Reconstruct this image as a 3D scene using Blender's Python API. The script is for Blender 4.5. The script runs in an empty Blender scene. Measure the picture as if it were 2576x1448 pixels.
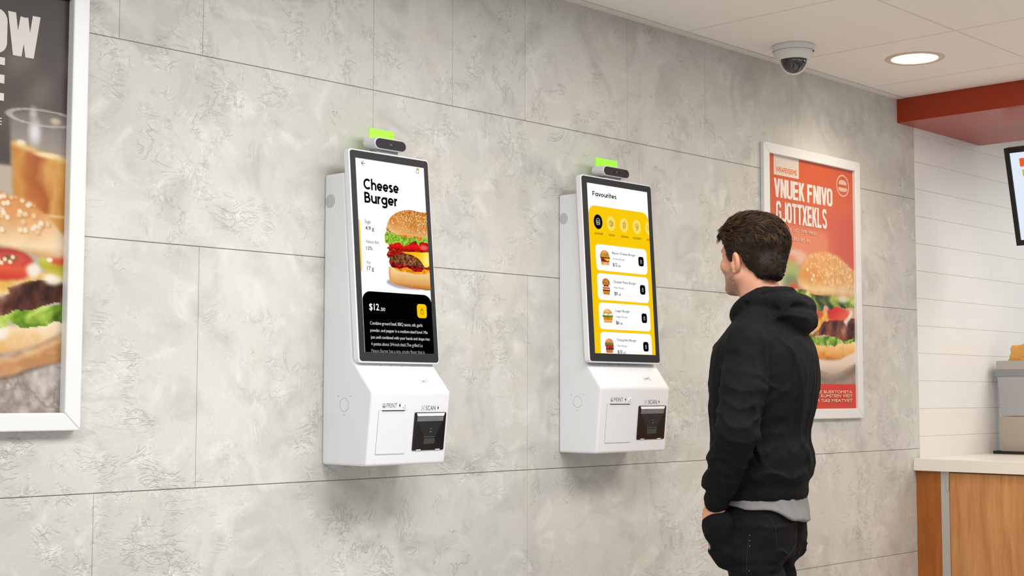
import bpy, bmesh, math, random
import numpy as np
from mathutils import Vector, Matrix, Euler
from mathutils.bvhtree import BVHTree

SC = bpy.context.scene
COL = SC.collection
PI = math.pi

# ------------------------------------------------------------------ colour
def lin(c):
    c = np.asarray(c, float) / 255.0
    return np.where(c <= 0.04045, c / 12.92, ((c + 0.055) / 1.055) ** 2.4)

def L3(*c):
    v = lin(c)
    return (float(v[0]), float(v[1]), float(v[2]), 1.0)

# ------------------------------------------------------------------ materials
MATS = {}
def mat(name, color=(0.5, 0.5, 0.5), rough=0.5, metal=0.0, spec=0.5, noise=0.0, nscale=20.0, bump=0.0,
        bscale=60.0, coat=0.0, emit=None, estr=0.0, attr=None, trans=0.0, ior=1.45, sheen=0.0):
    if name in MATS:
        return MATS[name]
    m = bpy.data.materials.new(name)
    m.use_nodes = True
    nt = m.node_tree
    b = nt.nodes['Principled BSDF']
    c = tuple(color[:3]) + (1.0,)
    b.inputs['Base Color'].default_value = c
    b.inputs['Roughness'].default_value = rough
    b.inputs['Metallic'].default_value = metal
    b.inputs['Specular IOR Level'].default_value = spec
    b.inputs['Coat Weight'].default_value = coat
    b.inputs['Transmission Weight'].default_value = trans
    b.inputs['IOR'].default_value = ior
    b.inputs['Sheen Weight'].default_value = sheen
    tc = nt.nodes.new('ShaderNodeTexCoord')
    if noise > 0 or attr:
        base = None
        if attr:
            a = nt.nodes.new('ShaderNodeAttribute'); a.attribute_name = attr
            base = a.outputs['Color']
        if noise > 0:
            n = nt.nodes.new('ShaderNodeTexNoise'); n.inputs['Scale'].default_value = nscale
            n.inputs['Detail'].default_value = 4
            nt.links.new(tc.outputs['Object'], n.inputs['Vector'])
            mr = nt.nodes.new('ShaderNodeMapRange')
            mr.inputs['To Min'].default_value = 1 - noise; mr.inputs['To Max'].default_value = 1 + noise
            nt.links.new(n.outputs['Fac'], mr.inputs['Value'])
            mx = nt.nodes.new('ShaderNodeMix'); mx.data_type = 'RGBA'; mx.blend_type = 'MULTIPLY'
            mx.inputs['Factor'].default_value = 1.0
            if base: nt.links.new(base, mx.inputs[6])
            else: mx.inputs[6].default_value = c
            nt.links.new(mr.outputs['Result'], mx.inputs[7])
            base = mx.outputs[2]
        nt.links.new(base, b.inputs['Base Color'])
    if bump > 0:
        n2 = nt.nodes.new('ShaderNodeTexNoise'); n2.inputs['Scale'].default_value = bscale
        n2.inputs['Detail'].default_value = 5
        nt.links.new(tc.outputs['Object'], n2.inputs['Vector'])
        bp = nt.nodes.new('ShaderNodeBump'); bp.inputs['Strength'].default_value = bump
        bp.inputs['Distance'].default_value = 0.002
        nt.links.new(n2.outputs['Fac'], bp.inputs['Height'])
        nt.links.new(bp.outputs['Normal'], b.inputs['Normal'])
    if emit is not None:
        b.inputs['Emission Color'].default_value = tuple(emit[:3]) + (1,)
        b.inputs['Emission Strength'].default_value = estr
    MATS[name] = m
    return m

def screen_mat(name, strength=1.0):
    """a lit display: emits the colours of its picture"""
    if name in MATS: return MATS[name]
    m = bpy.data.materials.new(name); m.use_nodes = True
    nt = m.node_tree
    for n in list(nt.nodes): nt.nodes.remove(n)
    o = nt.nodes.new('ShaderNodeOutputMaterial'); e = nt.nodes.new('ShaderNodeEmission')
    a = nt.nodes.new('ShaderNodeAttribute'); a.attribute_name = 'Col'
    e.inputs['Strength'].default_value = strength
    nt.links.new(a.outputs['Color'], e.inputs['Color']); nt.links.new(e.outputs[0], o.inputs['Surface'])
    MATS[name] = m
    return m

# ------------------------------------------------------------------ objects
def link(name, me, m=None, parent=None, loc=None, smooth=False):
    if m is not None:
        for k in (m if isinstance(m, (list, tuple)) else [m]): me.materials.append(k)
    if smooth:
        for p in me.polygons: p.use_smooth = True
    o = bpy.data.objects.new(name, me); COL.objects.link(o)
    if parent: o.parent = parent
    if loc is not None: o.location = loc
    return o

def tag(o, label=None, cat=None, group=None, kind=None):
    if label: o['label'] = label
    if cat: o['category'] = cat
    if group: o['group'] = group
    if kind: o['kind'] = kind
    return o

def thing(name, label, cat, loc=(0, 0, 0), rz=0.0, group=None):
    o = bpy.data.objects.new(name, None); COL.objects.link(o)
    o.location = loc; o.rotation_euler = (0, 0, rz); o.empty_display_size = 0.05
    return tag(o, label, cat, group)

def bm_mesh(bm, name='m', smooth=False):
    bmesh.ops.recalc_face_normals(bm, faces=bm.faces)
    me = bpy.data.meshes.new(name); bm.to_mesh(me); bm.free()
    if smooth:
        for p in me.polygons: p.use_smooth = True
    return me

def add_box(bm, x0, x1, y0, y1, z0, z1, mi=0):
    vs = [bm.verts.new(p) for p in ((x0,y0,z0),(x1,y0,z0),(x1,y1,z0),(x0,y1,z0),(x0,y0,z1),(x1,y0,z1),(x1,y1,z1),(x0,y1,z1))]
    for f in ((0,3,2,1),(4,5,6,7),(0,1,5,4),(1,2,6,5),(2,3,7,6),(3,0,4,7)):
        bm.faces.new([vs[i] for i in f]).material_index = mi
    return vs

def add_prism(bm, pts, vec, mi=0):
    """closed polygon pts (3D) swept along vec"""
    a = [bm.verts.new(p) for p in pts]; b = [bm.verts.new(Vector(p) + Vector(vec)) for p in pts]
    bm.faces.new(a[::-1]).material_index = mi; bm.faces.new(b).material_index = mi
    n = len(pts)
    for i in range(n):
        bm.faces.new((a[i], a[(i+1) % n], b[(i+1) % n], b[i])).material_index = mi

def add_lathe(bm, prof, seg=48, centre=(0, 0, 0), mi=0):
    """prof: list of (r,z) revolved about z"""
    rings = []
    for r, z in prof:
        if r < 1e-6: rings.append([bm.verts.new((centre[0], centre[1], centre[2]+z))])
        else: rings.append([bm.verts.new((centre[0]+r*math.cos(2*PI*i/seg), centre[1]+r*math.sin(2*PI*i/seg), centre[2]+z)) for i in range(seg)])
    for a, b in zip(rings, rings[1:]):
        for i in range(seg):
            j = (i+1) % seg
            if len(a) == 1 and len(b) == 1: continue
            if len(a) == 1: f = (a[0], b[i], b[j])
            elif len(b) == 1: f = (a[i], b[0], a[j])
            else: f = (a[i], b[i], b[j], a[j])
            bm.faces.new(f).material_index = mi

def rrect(x0, y0, x1, y1, r, n=6):
    """rounded rectangle outline"""
    r = min(r, abs(x1-x0)/2*0.999, abs(y1-y0)/2*0.999)
    out = []
    for cx, cy, a0 in ((x1-r, y1-r, 0), (x0+r, y1-r, 90), (x0+r, y0+r, 180), (x1-r, y0+r, 270)):
        for i in range(n+1):
            a = math.radians(a0 + 90*i/n); out.append((cx+r*math.cos(a), cy+r*math.sin(a)))
    return out

def bevel(o, w, seg=3, ang=30):
    m = o.modifiers.new('bevel', 'BEVEL'); m.width = w; m.segments = seg; m.limit_method = 'ANGLE'
    m.angle_limit = math.radians(ang); m.harden_normals = False
    return o

def box_obj(name, x0, x1, y0, y1, z0, z1, m, parent=None, bev=0.0):
    bm = bmesh.new(); add_box(bm, x0, x1, y0, y1, z0, z1)
    o = link(name, bm_mesh(bm), m, parent)
    if bev: bevel(o, bev)
    return o

# ------------------------------------------------------------------ flat artwork (prints, screens, lettering)
_txt = {}
def text_mesh(s, bold=0.0, spacing=1.0):
    k = (s, spacing)
    if k in _txt: return _txt[k]
    cu = bpy.data.curves.new('t', 'FONT'); cu.body = s; cu.space_character = spacing
    cu.resolution_u = 6
    ob = bpy.data.objects.new('t', cu); COL.objects.link(ob)
    dg = bpy.context.evaluated_depsgraph_get(); dg.update()
    me = ob.evaluated_get(dg).to_mesh()
    v = np.array([(p.co.x, p.co.y) for p in me.vertices]); f = [tuple(p.vertices) for p in me.polygons]
    ob.evaluated_get(dg).to_mesh_clear()
    bpy.data.objects.remove(ob); bpy.data.curves.remove(cu)
    lo = v.min(0); hi = v.max(0)
    v = (v - lo) / (hi - lo)
    _txt[k] = (v, f)
    return _txt[k]

def bold_w(a, bold, h):
    """stroke growth for a line of text h high (picture units) -> (du, dv)"""
    g = bold*h*.9
    return g*getattr(a, 'asp', 1.0), g

class Art:
    """flat coloured shapes on a plane; f(u, v, lift) -> 3D point; u to the right, v down"""
    def __init__(s, f, step=0.0001):
        s.f = f; s.V = []; s.F = []; s.C = []; s.k = 0; s.step = step
    def lift(s): s.k += 1; return s.k * s.step
    def poly(s, pts, c, layer=None):
        h = s.lift() if layer is None else layer
        i = len(s.V); s.V += [s.f(u, v, h) for u, v in pts]; s.F.append(tuple(range(i, i+len(pts))))
        s.C += [tuple(lin(c))] * len(pts)
        return h
    def rect(s, u0, v0, u1, v1, c, layer=None): return s.poly([(u0,v0),(u1,v0),(u1,v1),(u0,v1)], c, layer)
    def ell(s, cu, cv, ru, rv, c, layer=None, n=40):
        return s.poly([(cu+ru*math.cos(2*PI*i/n), cv+rv*math.sin(2*PI*i/n)) for i in range(n)], c, layer)
    def line(s, pts, w, c, layer=None, close=False):
        h = s.lift() if layer is None else layer
        P = list(pts) + ([pts[0]] if close else [])
        for k, (a, b) in enumerate(zip(P, P[1:])):
            d = math.hypot(b[0]-a[0], b[1]-a[1])
            if d < 1e-9: continue
            nx, ny = -(b[1]-a[1])/d*w/2, (b[0]-a[0])/d*w/2
            ex, ey = (b[0]-a[0])/d*w*.3, (b[1]-a[1])/d*w*.3
            s.poly([(a[0]+nx-ex,a[1]+ny-ey),(b[0]+nx+ex,b[1]+ny+ey),(b[0]-nx+ex,b[1]-ny+ey),(a[0]-nx-ex,a[1]-ny-ey)], c, h + (k % 2)*s.step*.1)
        return h
    def arc(s, cx, cy, rx, ry, a0, a1, w, c, layer=None, n=16):
        return s.line([(cx+rx*math.cos(math.radians(a0+(a1-a0)*i/n)), cy+ry*math.sin(math.radians(a0+(a1-a0)*i/n))) for i in range(n+1)], w, c, layer)
    def text(s, t, u0, v0, u1, v1, c, bold=0.0, spacing=1.0, layer=None, vmax=None, umax=None):
        """fits the ink of t into the box u0..u1, v0 (top)..v1 (bottom)"""
        h = s.lift() if layer is None else layer
        v, f = text_mesh(t, 0, spacing)
        if bold > 0:
            b = bold*1.0; W_b = (u1-u0)/max(1e-9, abs(v1-v0)); du = bold_w(s, bold, abs(v1-v0)); dv = du[1]; du = du[0]
            for k in range(8):
                a_ = PI*k/4
                s.text(t, u0+du+du*math.cos(a_), v0+dv+dv*math.sin(a_), u1-du+du*math.cos(a_), v1-dv+dv*math.sin(a_), c, -1, spacing, h+1.6e-5*k, vmax, umax)
            return
        if vmax is not None or umax is not None:
            q = np.stack([u0 + v[:,0]*(u1-u0), v1 - v[:,1]*(v1-v0)], 1)
            for p in f:
                poly = [tuple(q[k]) for k in p]
                if vmax is not None: poly = clip(poly, 1, vmax)
                if umax is not None and poly: poly = clip(poly, 0, umax)
                if len(poly) >= 3: s.poly(poly, c, h)
            return
        i = len(s.V)
        s.V += [s.f(u0 + x*(u1-u0), v1 - y*(v1-v0), h) for x, y in v]
        s.F += [tuple(i+k for k in p) for p in f]
        s.C += [tuple(lin(c))] * len(v)
    def grid(s, U, V, C, A=None, layer=None):
        """painted picture: vertex arrays (ny+1, nx+1), colours 0..255, A = coverage"""
        h = s.lift() if layer is None else layer
        ny, nx = U.shape; i0 = len(s.V)
        keep = np.ones((ny-1, nx-1), bool)
        if A is not None: keep = ((A[1:,1:]+A[:-1,1:]+A[1:,:-1]+A[:-1,:-1])/4 > 0.5)
        used = np.zeros((ny, nx), bool)
        used[:-1,:-1] |= keep; used[1:,:-1] |= keep; used[:-1,1:] |= keep; used[1:,1:] |= keep
        idx = np.full((ny, nx), -1); idx[used] = np.arange(used.sum()) + i0
        cl = lin(np.clip(C, 0, 255))
        s.V += [s.f(a, b, h) for a, b in zip(U[used].tolist(), V[used].tolist())]
        s.C += [tuple(q) for q in cl[used].tolist()]
        jj, ii = np.nonzero(keep)
        s.F += list(zip(idx[jj, ii].tolist(), idx[jj+1, ii].tolist(), idx[jj+1, ii+1].tolist(), idx[jj, ii+1].tolist()))
    def build(s, name, m, parent=None, loc=None):
        me = bpy.data.meshes.new(name); me.from_pydata(s.V, [], s.F)
        a = me.color_attributes.new('Col', 'FLOAT_COLOR', 'POINT')
        c = np.ones((len(s.V), 4), np.float32); c[:, :3] = np.array(s.C, np.float32)*getattr(s, 'ink', 1.0)
        a.data.foreach_set('color', c.ravel()); me.update()
        return link(name, me, m, parent, loc)

def _arc2(cx, cy, rx, ry, a0, a1, n=12):
    return [(cx+rx*math.cos(math.radians(a0+(a1-a0)*i/n)), cy+ry*math.sin(math.radians(a0+(a1-a0)*i/n))) for i in range(n+1)]
def _arc(cx, cy, rx, ry, a0, a1, n=26):
    return [(cx+rx*math.cos(math.radians(a0+(a1-a0)*i/n)), cy+ry*math.sin(math.radians(a0+(a1-a0)*i/n))) for i in range(n+1)]
# geometric bold letters drawn as strokes (x height 1): strokes, advance
GLYPH = {
 'o': ([_arc(.5, .5, .36, .36, 0, 360)], 1.06), 'e': ([_arc(.5, .5, .36, .36, 0, 318), [(.14, .47), (.93, .47)]], 1.04),
 'C': ([_arc(.70, .69, .56, .55, 46, 314)], 1.30), 'h': ([[(.14, 0), (.14, 1.42)], _arc(.47, .53, .33, .33, 180, 0) + [(.80, 0)]], 1.0),
 's': ([_arc(.38, .715, .24, .155, 25, 262, 16) + _arc(.38, .285, .25, .155, 82, -155, 16)], .80),
 'B': ([[(.14, 0), (.14, 1.38)], [(.14, 1.24), (.48, 1.24)] + _arc(.48, .98, .27, .26, 90, -90)[1:] + [(.14, .72)], [(.14, .72), (.52, .72)] + _arc(.52, .43, .32, .29, 90, -90)[1:] + [(.14, .14)]], 1.05),
 'u': ([[(.14, 1)] + _arc(.47, .47, .33, .33, 180, 360), [(.80, 1), (.80, 0)]], 1.0), 'r': ([[(.14, 0), (.14, 1)], _arc(.46, .50, .32, .36, 180, 78, 12)], .62),
 'g': ([_arc(.5, .5, .36, .36, 0, 360), [(.86, 1), (.86, -.05)] + _arc(.5, -.05, .36, .25, 0, -150)[1:]], 1.06),
 'F': ([[(.14, 0), (.14, 1.38)], [(.14, 1.24), (.86, 1.24)], [(.14, .68), (.76, .68)]], .92),
 'a': ([_arc(.5, .5, .36, .36, 0, 360), [(.86, 0), (.86, 1)]], 1.06), 'v': ([[(.10, 1), (.46, .06)], [(.46, .06), (.82, 1)]], .92),
 'i': ([[(.14, 0), (.14, 1)], [(.14, 1.20), (.14, 1.46)]], .36), 't': ([[(.26, 1.32), (.26, .0)], [(.0, .88), (.54, .88)]], .62)}
def heading(a, t, u0, v0, u1, v1, c, w=.27):
    P = []; x = 0
    for ch_ in t:
        st, adv = GLYPH[ch_]
        for q in st:
            for side in (1,):
                n = len(q); L_, R_ = [], []
                for i in range(n):
                    p0 = q[max(0, i-1)]; p1 = q[min(n-1, i+1)]
                    if q[0] == q[-1] or math.hypot(q[0][0]-q[-1][0], q[0][1]-q[-1][1]) < 1e-6:
                        p0 = q[(i-1) % (n-1)] if i else q[n-2]; p1 = q[1] if i == n-1 else q[i+1]
                    dx, dy = p1[0]-p0[0], p1[1]-p0[1]; d = math.hypot(dx, dy); nx, ny = -dy/d*w/2, dx/d*w/2
                    L_.append((x+q[i][0]+nx, q[i][1]+ny)); R_.append((x+q[i][0]-nx, q[i][1]-ny))
                for i in range(n-1): P.append([L_[i], L_[i+1], R_[i+1], R_[i]])
        x += adv
    xs = [p[0] for q in P for p in q]; ys = [p[1] for q in P for p in q]; h = a.lift()
    for q in P: a.poly([(u0+(p[0]-min(xs))/(max(xs)-min(xs))*(u1-u0), v1-(p[1]-min(ys))/(max(ys)-min(ys))*(v1-v0)) for p in q], c, h)

_c = .075
def _rr(x0, x1, y0, y1, r):
    return [(x, y) for x, y in rrect(x0, y0, x1, y1, r, 6)]
# heavy condensed capitals (cell .5 x 1): strokes
CAPS = {
 'V': [[(.055, 1.1), (.25, .0)], [(.25, .0), (.445, 1.1)]], 'N': [[(_c, 0), (_c, 1)], [(.5-_c, 0), (.5-_c, 1)], [(_c, 1.05), (.5-_c, -.05)]],
 'U': [[(_c, 1), (_c, .22)] + _arc2(.25, .22, .175, .145, 180, 360) + [(.5-_c, 1)]], 'E': [[(_c, 0), (_c, 1)]] + [[(_c, y), (.46, y)] for y in (.075, .5, .925)],
 'K': [[(_c, 0), (_c, 1)], [(.12, .42), (.44, 1.1)], [(.20, .58), (.45, -.1)]], 'F': [[(_c, 0), (_c, 1)], [(_c, .925), (.46, .925)], [(_c, .52), (.42, .52)]],
 'I': [[(_c, 0), (_c, 1)]], 'O': [_rr(_c, .5-_c, .075, .925, .17) + [(.5-_c, .755)]], 'G': [[(.5-_c, .70), (.5-_c, .78)] + _arc2(.25, .78, .175, .145, 0, 180) + [(_c, .22)] + _arc2(.25, .22, .175, .145, 180, 360) + [(.5-_c, .46), (.26, .46)]],
 'J': [[(.5-_c, 1), (.5-_c, .22)] + _arc2(.25, .22, .175, .145, 0, -165)], 'T': [[(.0, .925), (.5, .925)], [(.25, 0), (.25, .93)]], 'X': [[(.03, 1.1), (.47, -.1)], [(.47, 1.1), (.03, -.1)]],
 'L': [[(_c, 0), (_c, 1)], [(_c, .075), (.46, .075)]], 'W': [[(.085, 1.1), (.25, -.05)], [(.25, -.05), (.40, .92)], [(.40, .92), (.55, -.05)], [(.55, -.05), (.715, 1.1)]],
 'S': [_arc2(.25, .75, .172, .172, 5, 200) + [(.11, .62), (.40, .40)] + _arc2(.25, .25, .172, .172, 30, -180)], ' ': []}
def _clip_lo(poly, ax, mn):
    q = clip([tuple(-v if i == ax else v for i, v in enumerate(p)) for p in poly], ax, -mn)
    return [tuple(-v if i == ax else v for i, v in enumerate(p)) for p in q]
def headline(a, t, u0, v0, u1, v1, c, w=.15, gap=.05):
    P = []; x = 0
    for ch_ in t:
        wd = {'I': .15, 'W': .80, ' ': .16}.get(ch_, .5)
        for q in CAPS[ch_]:
            n = len(q); L_, R_ = [], []
            closed = math.hypot(q[0][0]-q[-1][0], q[0][1]-q[-1][1]) < 1e-3
            for i in range(n):
                p0 = q[max(0, i-1)]; p1 = q[min(n-1, i+1)]
                if closed: p0 = q[i-1] if i else q[n-2]; p1 = q[1] if i == n-1 else q[i+1]
                dx, dy = p1[0]-p0[0], p1[1]-p0[1]; d = math.hypot(dx, dy) or 1; nx, ny = -dy/d*w/2, dx/d*w/2
                L_.append((x+q[i][0]+nx, q[i][1]+ny)); R_.append((x+q[i][0]-nx, q[i][1]-ny))
            for i in range(n-1):
                k = _clip_lo(clip([L_[i], L_[i+1], R_[i+1], R_[i]], 1, 1.0), 1, 0.0)
                if len(k) >= 3: P.append(k)
        x += wd+gap
    x -= gap; h = a.lift()
    for n_, q in enumerate(P): a.poly([(u0+p[0]/x*(u1-u0), v1-p[1]*(v1-v0)) for p in q], c, h+(n_ % 40)*1.6e-5)
    a.k += 7

def clip(poly, ax, mx):
    out = []
    n = len(poly)
    for i in range(n):
        a, b = poly[i], poly[(i+1) % n]
        ia, ib = a[ax] <= mx, b[ax] <= mx
        if ia: out.append(a)
        if ia != ib:
            t = (mx-a[ax])/(b[ax]-a[ax]); out.append((a[0]+(b[0]-a[0])*t, a[1]+(b[1]-a[1])*t))
    return out

# ---- numpy painting
def sst(a, b, x):
    t = np.clip((x-a)/(b-a), 0, 1); return t*t*(3-2*t)

def vnoise(x, y, seed=0, z=None):
    rs = np.random.RandomState(seed); T = rs.rand(64, 64)
    xi = np.floor(x).astype(int); yi = np.floor(y).astype(int); fx = x-xi; fy = y-yi
    fx = fx*fx*(3-2*fx); fy = fy*fy*(3-2*fy)
    g = lambda a, b: T[a % 64, b % 64]
    return (g(xi,yi)*(1-fx)+g(xi+1,yi)*fx)*(1-fy)+(g(xi,yi+1)*(1-fx)+g(xi+1,yi+1)*fx)*fy

def fbm(x, y, seed=0, o=4):
    r = 0; a = 0.5
    for k in range(o): r = r + a*vnoise(x*2**k, y*2**k, seed+k); a *= .5
    return r

def blur(a, n):
    if n < 1: return a
    for ax in (0, 1):
        for _ in range(2):
            p = np.concatenate([np.repeat(np.take(a, [0], ax), n, ax), a, np.repeat(np.take(a, [-1], ax), n, ax)], ax)
            c = np.cumsum(p, ax); z = np.zeros_like(np.take(c, [0], ax)); c = np.concatenate([z, c], ax)
            k = 2*n+1
            a = (np.take(c, range(k, c.shape[ax]), ax) - np.take(c, range(0, c.shape[ax]-k), ax))/k
    return a

class Paint:
    """picture painted on a vertex grid; x,y in picture units (y down)"""
    def __init__(s, x0, y0, x1, y1, step, base=None):
        nx = max(2, int(round((x1-x0)/step))); ny = max(2, int(round((y1-y0)/step)))
        s.X, s.Y = np.meshgrid(np.linspace(x0, x1, nx+1), np.linspace(y0, y1, ny+1)); s.step = step
        s.C = np.zeros(s.X.shape+(3,)); s.A = np.zeros(s.X.shape)
        if base is not None: s.C[:] = base; s.A[:] = 1
    def mask(s, pts, soft=0, rough=0.0, rs=1.0, seed=3, curve=True):
        if curve: pts = catmull(pts)
        X, Y = s.X, s.Y
        if rough:
            X = X + rough*(fbm(s.X/rs, s.Y/rs, seed)*2-1); Y = Y + rough*(fbm(s.X/rs+9, s.Y/rs+5, seed+7)*2-1)
        m = np.zeros(X.shape, bool); n = len(pts)
        for i in range(n):
            (ax, ay), (bx, by) = pts[i], pts[(i+1) % n]
            if ay == by: continue
            c = ((ay > Y) != (by > Y)) & (X < (bx-ax)*(Y-ay)/(by-ay)+ax)
            m ^= c
        return blur(m.astype(float), soft)
    def ell(s, cx, cy, rx, ry, soft=0.1, rot=0.0):
        dx = s.X-cx; dy = s.Y-cy; c, sn = math.cos(rot), math.sin(rot)
        d = np.hypot((dx*c+dy*sn)/rx, (-dx*sn+dy*c)/ry)
        return 1-sst(1-soft, 1+soft, d)
    def put(s, m, col, op=1.0, alpha=True):
        col = np.asarray(col, float); m = np.clip(m*op, 0, 1)
        s.C = s.C*(1-m[...,None]) + col*m[...,None]
        if alpha: s.A = np.maximum(s.A, m)
    def shade(s, m, k):
        s.C = s.C*(1+(np.asarray(k)*m)[...,None] if np.ndim(k) else 1+(k*m)[...,None])

def catmull(p, n=5):
    out = []; N = len(p)
    for i in range(N):
        a, b, c, d = (np.array(p[(i+k) % N], float) for k in (-1, 0, 1, 2))
        for j in range(n):
            t = j/n
            out.append(tuple(0.5*((2*b)+(c-a)*t+(2*a-5*b+4*c-d)*t*t+(3*b-a-3*c+d)*t**3)))
    return out

def ramp(t, stops):
    """colour ramp over array t: stops [(pos, rgb)...]"""
    t = np.asarray(t); xs = [q[0] for q in stops]
    return np.stack([np.interp(t, xs, [q[1][k] for q in stops]) for k in range(3)], -1)
# ================================================================== the room
WALL_END = 5.900; CEIL = 2.571; HEAD_X = 5.754

def stone_mat():
    m = bpy.data.materials.new('grey_stone_slab'); m.use_nodes = True
    nt = m.node_tree; N = nt.nodes; Lk = nt.links; b = N['Principled BSDF']
    b.inputs['Roughness'].default_value = 0.62; b.inputs['Specular IOR Level'].default_value = 0.35
    tc = N.new('ShaderNodeTexCoord')
    def noise(scale, det=4, dist=0.0, off=(0,0,0), rough=0.55, sc=(1,1,1)):
        mp = N.new('ShaderNodeMapping'); mp.inputs['Location'].default_value = off; mp.inputs['Scale'].default_value = sc
        Lk.new(tc.outputs['Object'], mp.inputs['Vector'])
        n = N.new('ShaderNodeTexNoise'); n.inputs['Scale'].default_value = scale; n.inputs['Detail'].default_value = det
        n.inputs['Distortion'].default_value = dist; n.inputs['Roughness'].default_value = rough
        Lk.new(mp.outputs[0], n.inputs['Vector']); return n.outputs['Fac']
    def mr(v, a, b_, c, d, smooth=True):
        q = N.new('ShaderNodeMapRange'); q.interpolation_type = 'SMOOTHSTEP' if smooth else 'LINEAR'
        for k, x in zip(('From Min','From Max','To Min','To Max'), (a,b_,c,d)): q.inputs[k].default_value = x
        Lk.new(v, q.inputs['Value']); return q.outputs['Result']
    def ma(op, a, b_=None, cl=False):
        q = N.new('ShaderNodeMath'); q.operation = op; q.use_clamp = cl
        for k, x in enumerate((a, b_)):
            if x is None: continue
            if isinstance(x, (int, float)): q.inputs[k].default_value = x
            else: Lk.new(x, q.inputs[k])
        return q.outputs[0]
    def mixc(f, a, b_):
        q = N.new('ShaderNodeMix'); q.data_type = 'RGBA'
        Lk.new(f, q.inputs['Factor'])
        for k, x in ((6, a), (7, b_)):
            if isinstance(x, tuple): q.inputs[k].default_value = x
            else: Lk.new(x, q.inputs[k])
        return q.outputs[2]
    big = mr(noise(1.6, 3, 0.4), .34, .66, 0, 1)
    c = mixc(big, L3(197, 195, 187), L3(209, 208, 202))
    mid = mr(noise(5.0, 6, 1.2, (3,1,7)), .45, .72, 0, 1)
    c = mixc(ma('MULTIPLY', mid, .75), c, L3(180, 179, 173))
    pale = mr(noise(6.5, 5, 1.6, (11,4,2)), .52, .74, 0, 1)
    c = mixc(ma('MULTIPLY', pale, .55), c, L3(226, 225, 219))
    warm = mr(noise(3.2, 3, .6, (5,9,1)), .58, .75, 0, .30)
    c = mixc(warm, c, L3(205, 194, 178))
    # trowel marks and hairline cracks: thin level lines of warped noise, only inside scattered patches
    patch = mr(noise(3.4, 2, .5, (2,8,3)), .47, .62, 0, 1)
    patch2 = mr(noise(2.6, 2, .5, (7,3,9)), .50, .64, 0, 1)
    def hair(scale, dist, off, w, sc=(1,1,1)):
        v = ma('ABSOLUTE', ma('SUBTRACT', noise(scale, 3, dist, off, .6, sc), .5))
        return mr(v, 0, w, 1, 0)
    brk = mr(noise(14, 3, 0, (1,1,1)), .46, .60, 0, 1)
    crack = ma('MULTIPLY', ma('MULTIPLY', hair(7, 2.4, (0,0,0), .022), patch), brk)
    crack2 = ma('MULTIPLY', ma('MULTIPLY', hair(17, 2.2, (4,2,6), .050, (1,1,.55)), patch2), brk)
    crack4 = ma('MULTIPLY', ma('MULTIPLY', hair(15, 2.6, (2,7,1), .045, (.5,1,1)), patch), mr(noise(9, 3, 0, (4,4,1)), .48, .6, 0, 1))
    crack3 = ma('MULTIPLY', ma('MULTIPLY', hair(4.2, 3.0, (9,9,4), .006), mr(noise(2.2,2,0,(3,3,3)), .5,.6,0,1)), brk)
    cr = ma('ADD', ma('ADD', ma('MULTIPLY', crack, .6), ma('MULTIPLY', crack2, .6)), ma('ADD', ma('MULTIPLY', crack3, .9), ma('MULTIPLY', crack4, .6)), True)
    c = mixc(ma('MULTIPLY', cr, .28), c, L3(126, 122, 114))
    pale_l = ma('MULTIPLY', ma('MULTIPLY', hair(7, 2.4, (0.010,0,0.012), .022), patch), brk)
    pale_m = ma('MULTIPLY', ma('MULTIPLY', hair(15, 2.6, (2.008,7,1.010), .045, (.5,1,1)), patch), brk)
    c = mixc(ma('MULTIPLY', ma('ADD', pale_l, pale_m, True), .30), c, L3(240, 239, 233))
    grain = mr(noise(120, 3, 0, (6,6,6), .7), .3, .7, 0, 1)
    c = mixc(ma('MULTIPLY', grain, .16), c, L3(168, 166, 160))
    pit = mr(noise(60, 2, 0, (6,6,6)), .74, .79, 0, .8)
    c = mixc(pit, c, L3(120, 116, 108))
    # per slab tone
    at = N.new('ShaderNodeAttribute'); at.attribute_name = 'Tone'
    mx = N.new('ShaderNodeMix'); mx.data_type = 'RGBA'; mx.blend_type = 'MULTIPLY'; mx.inputs['Factor'].default_value = 1
    Lk.new(c, mx.inputs[6]); Lk.new(at.outputs['Color'], mx.inputs[7]); Lk.new(mx.outputs[2], b.inputs['Base Color'])
    h = ma('SUBTRACT', ma('ADD', ma('MULTIPLY', noise(26, 6, 1.2, (8,8,8)), ma('ADD', ma('MULTIPLY', patch, .8), .25)), ma('MULTIPLY', mid, .3)), ma('MULTIPLY', cr, .9))
    bp = N.new('ShaderNodeBump'); bp.inputs['Strength'].default_value = .6; bp.inputs['Distance'].default_value = .004
    Lk.new(h, bp.inputs['Height']); Lk.new(bp.outputs['Normal'], b.inputs['Normal'])
    return m

STONE = stone_mat()
GROUT = mat('grout_grey', L3(150, 147, 140), .9)

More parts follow.
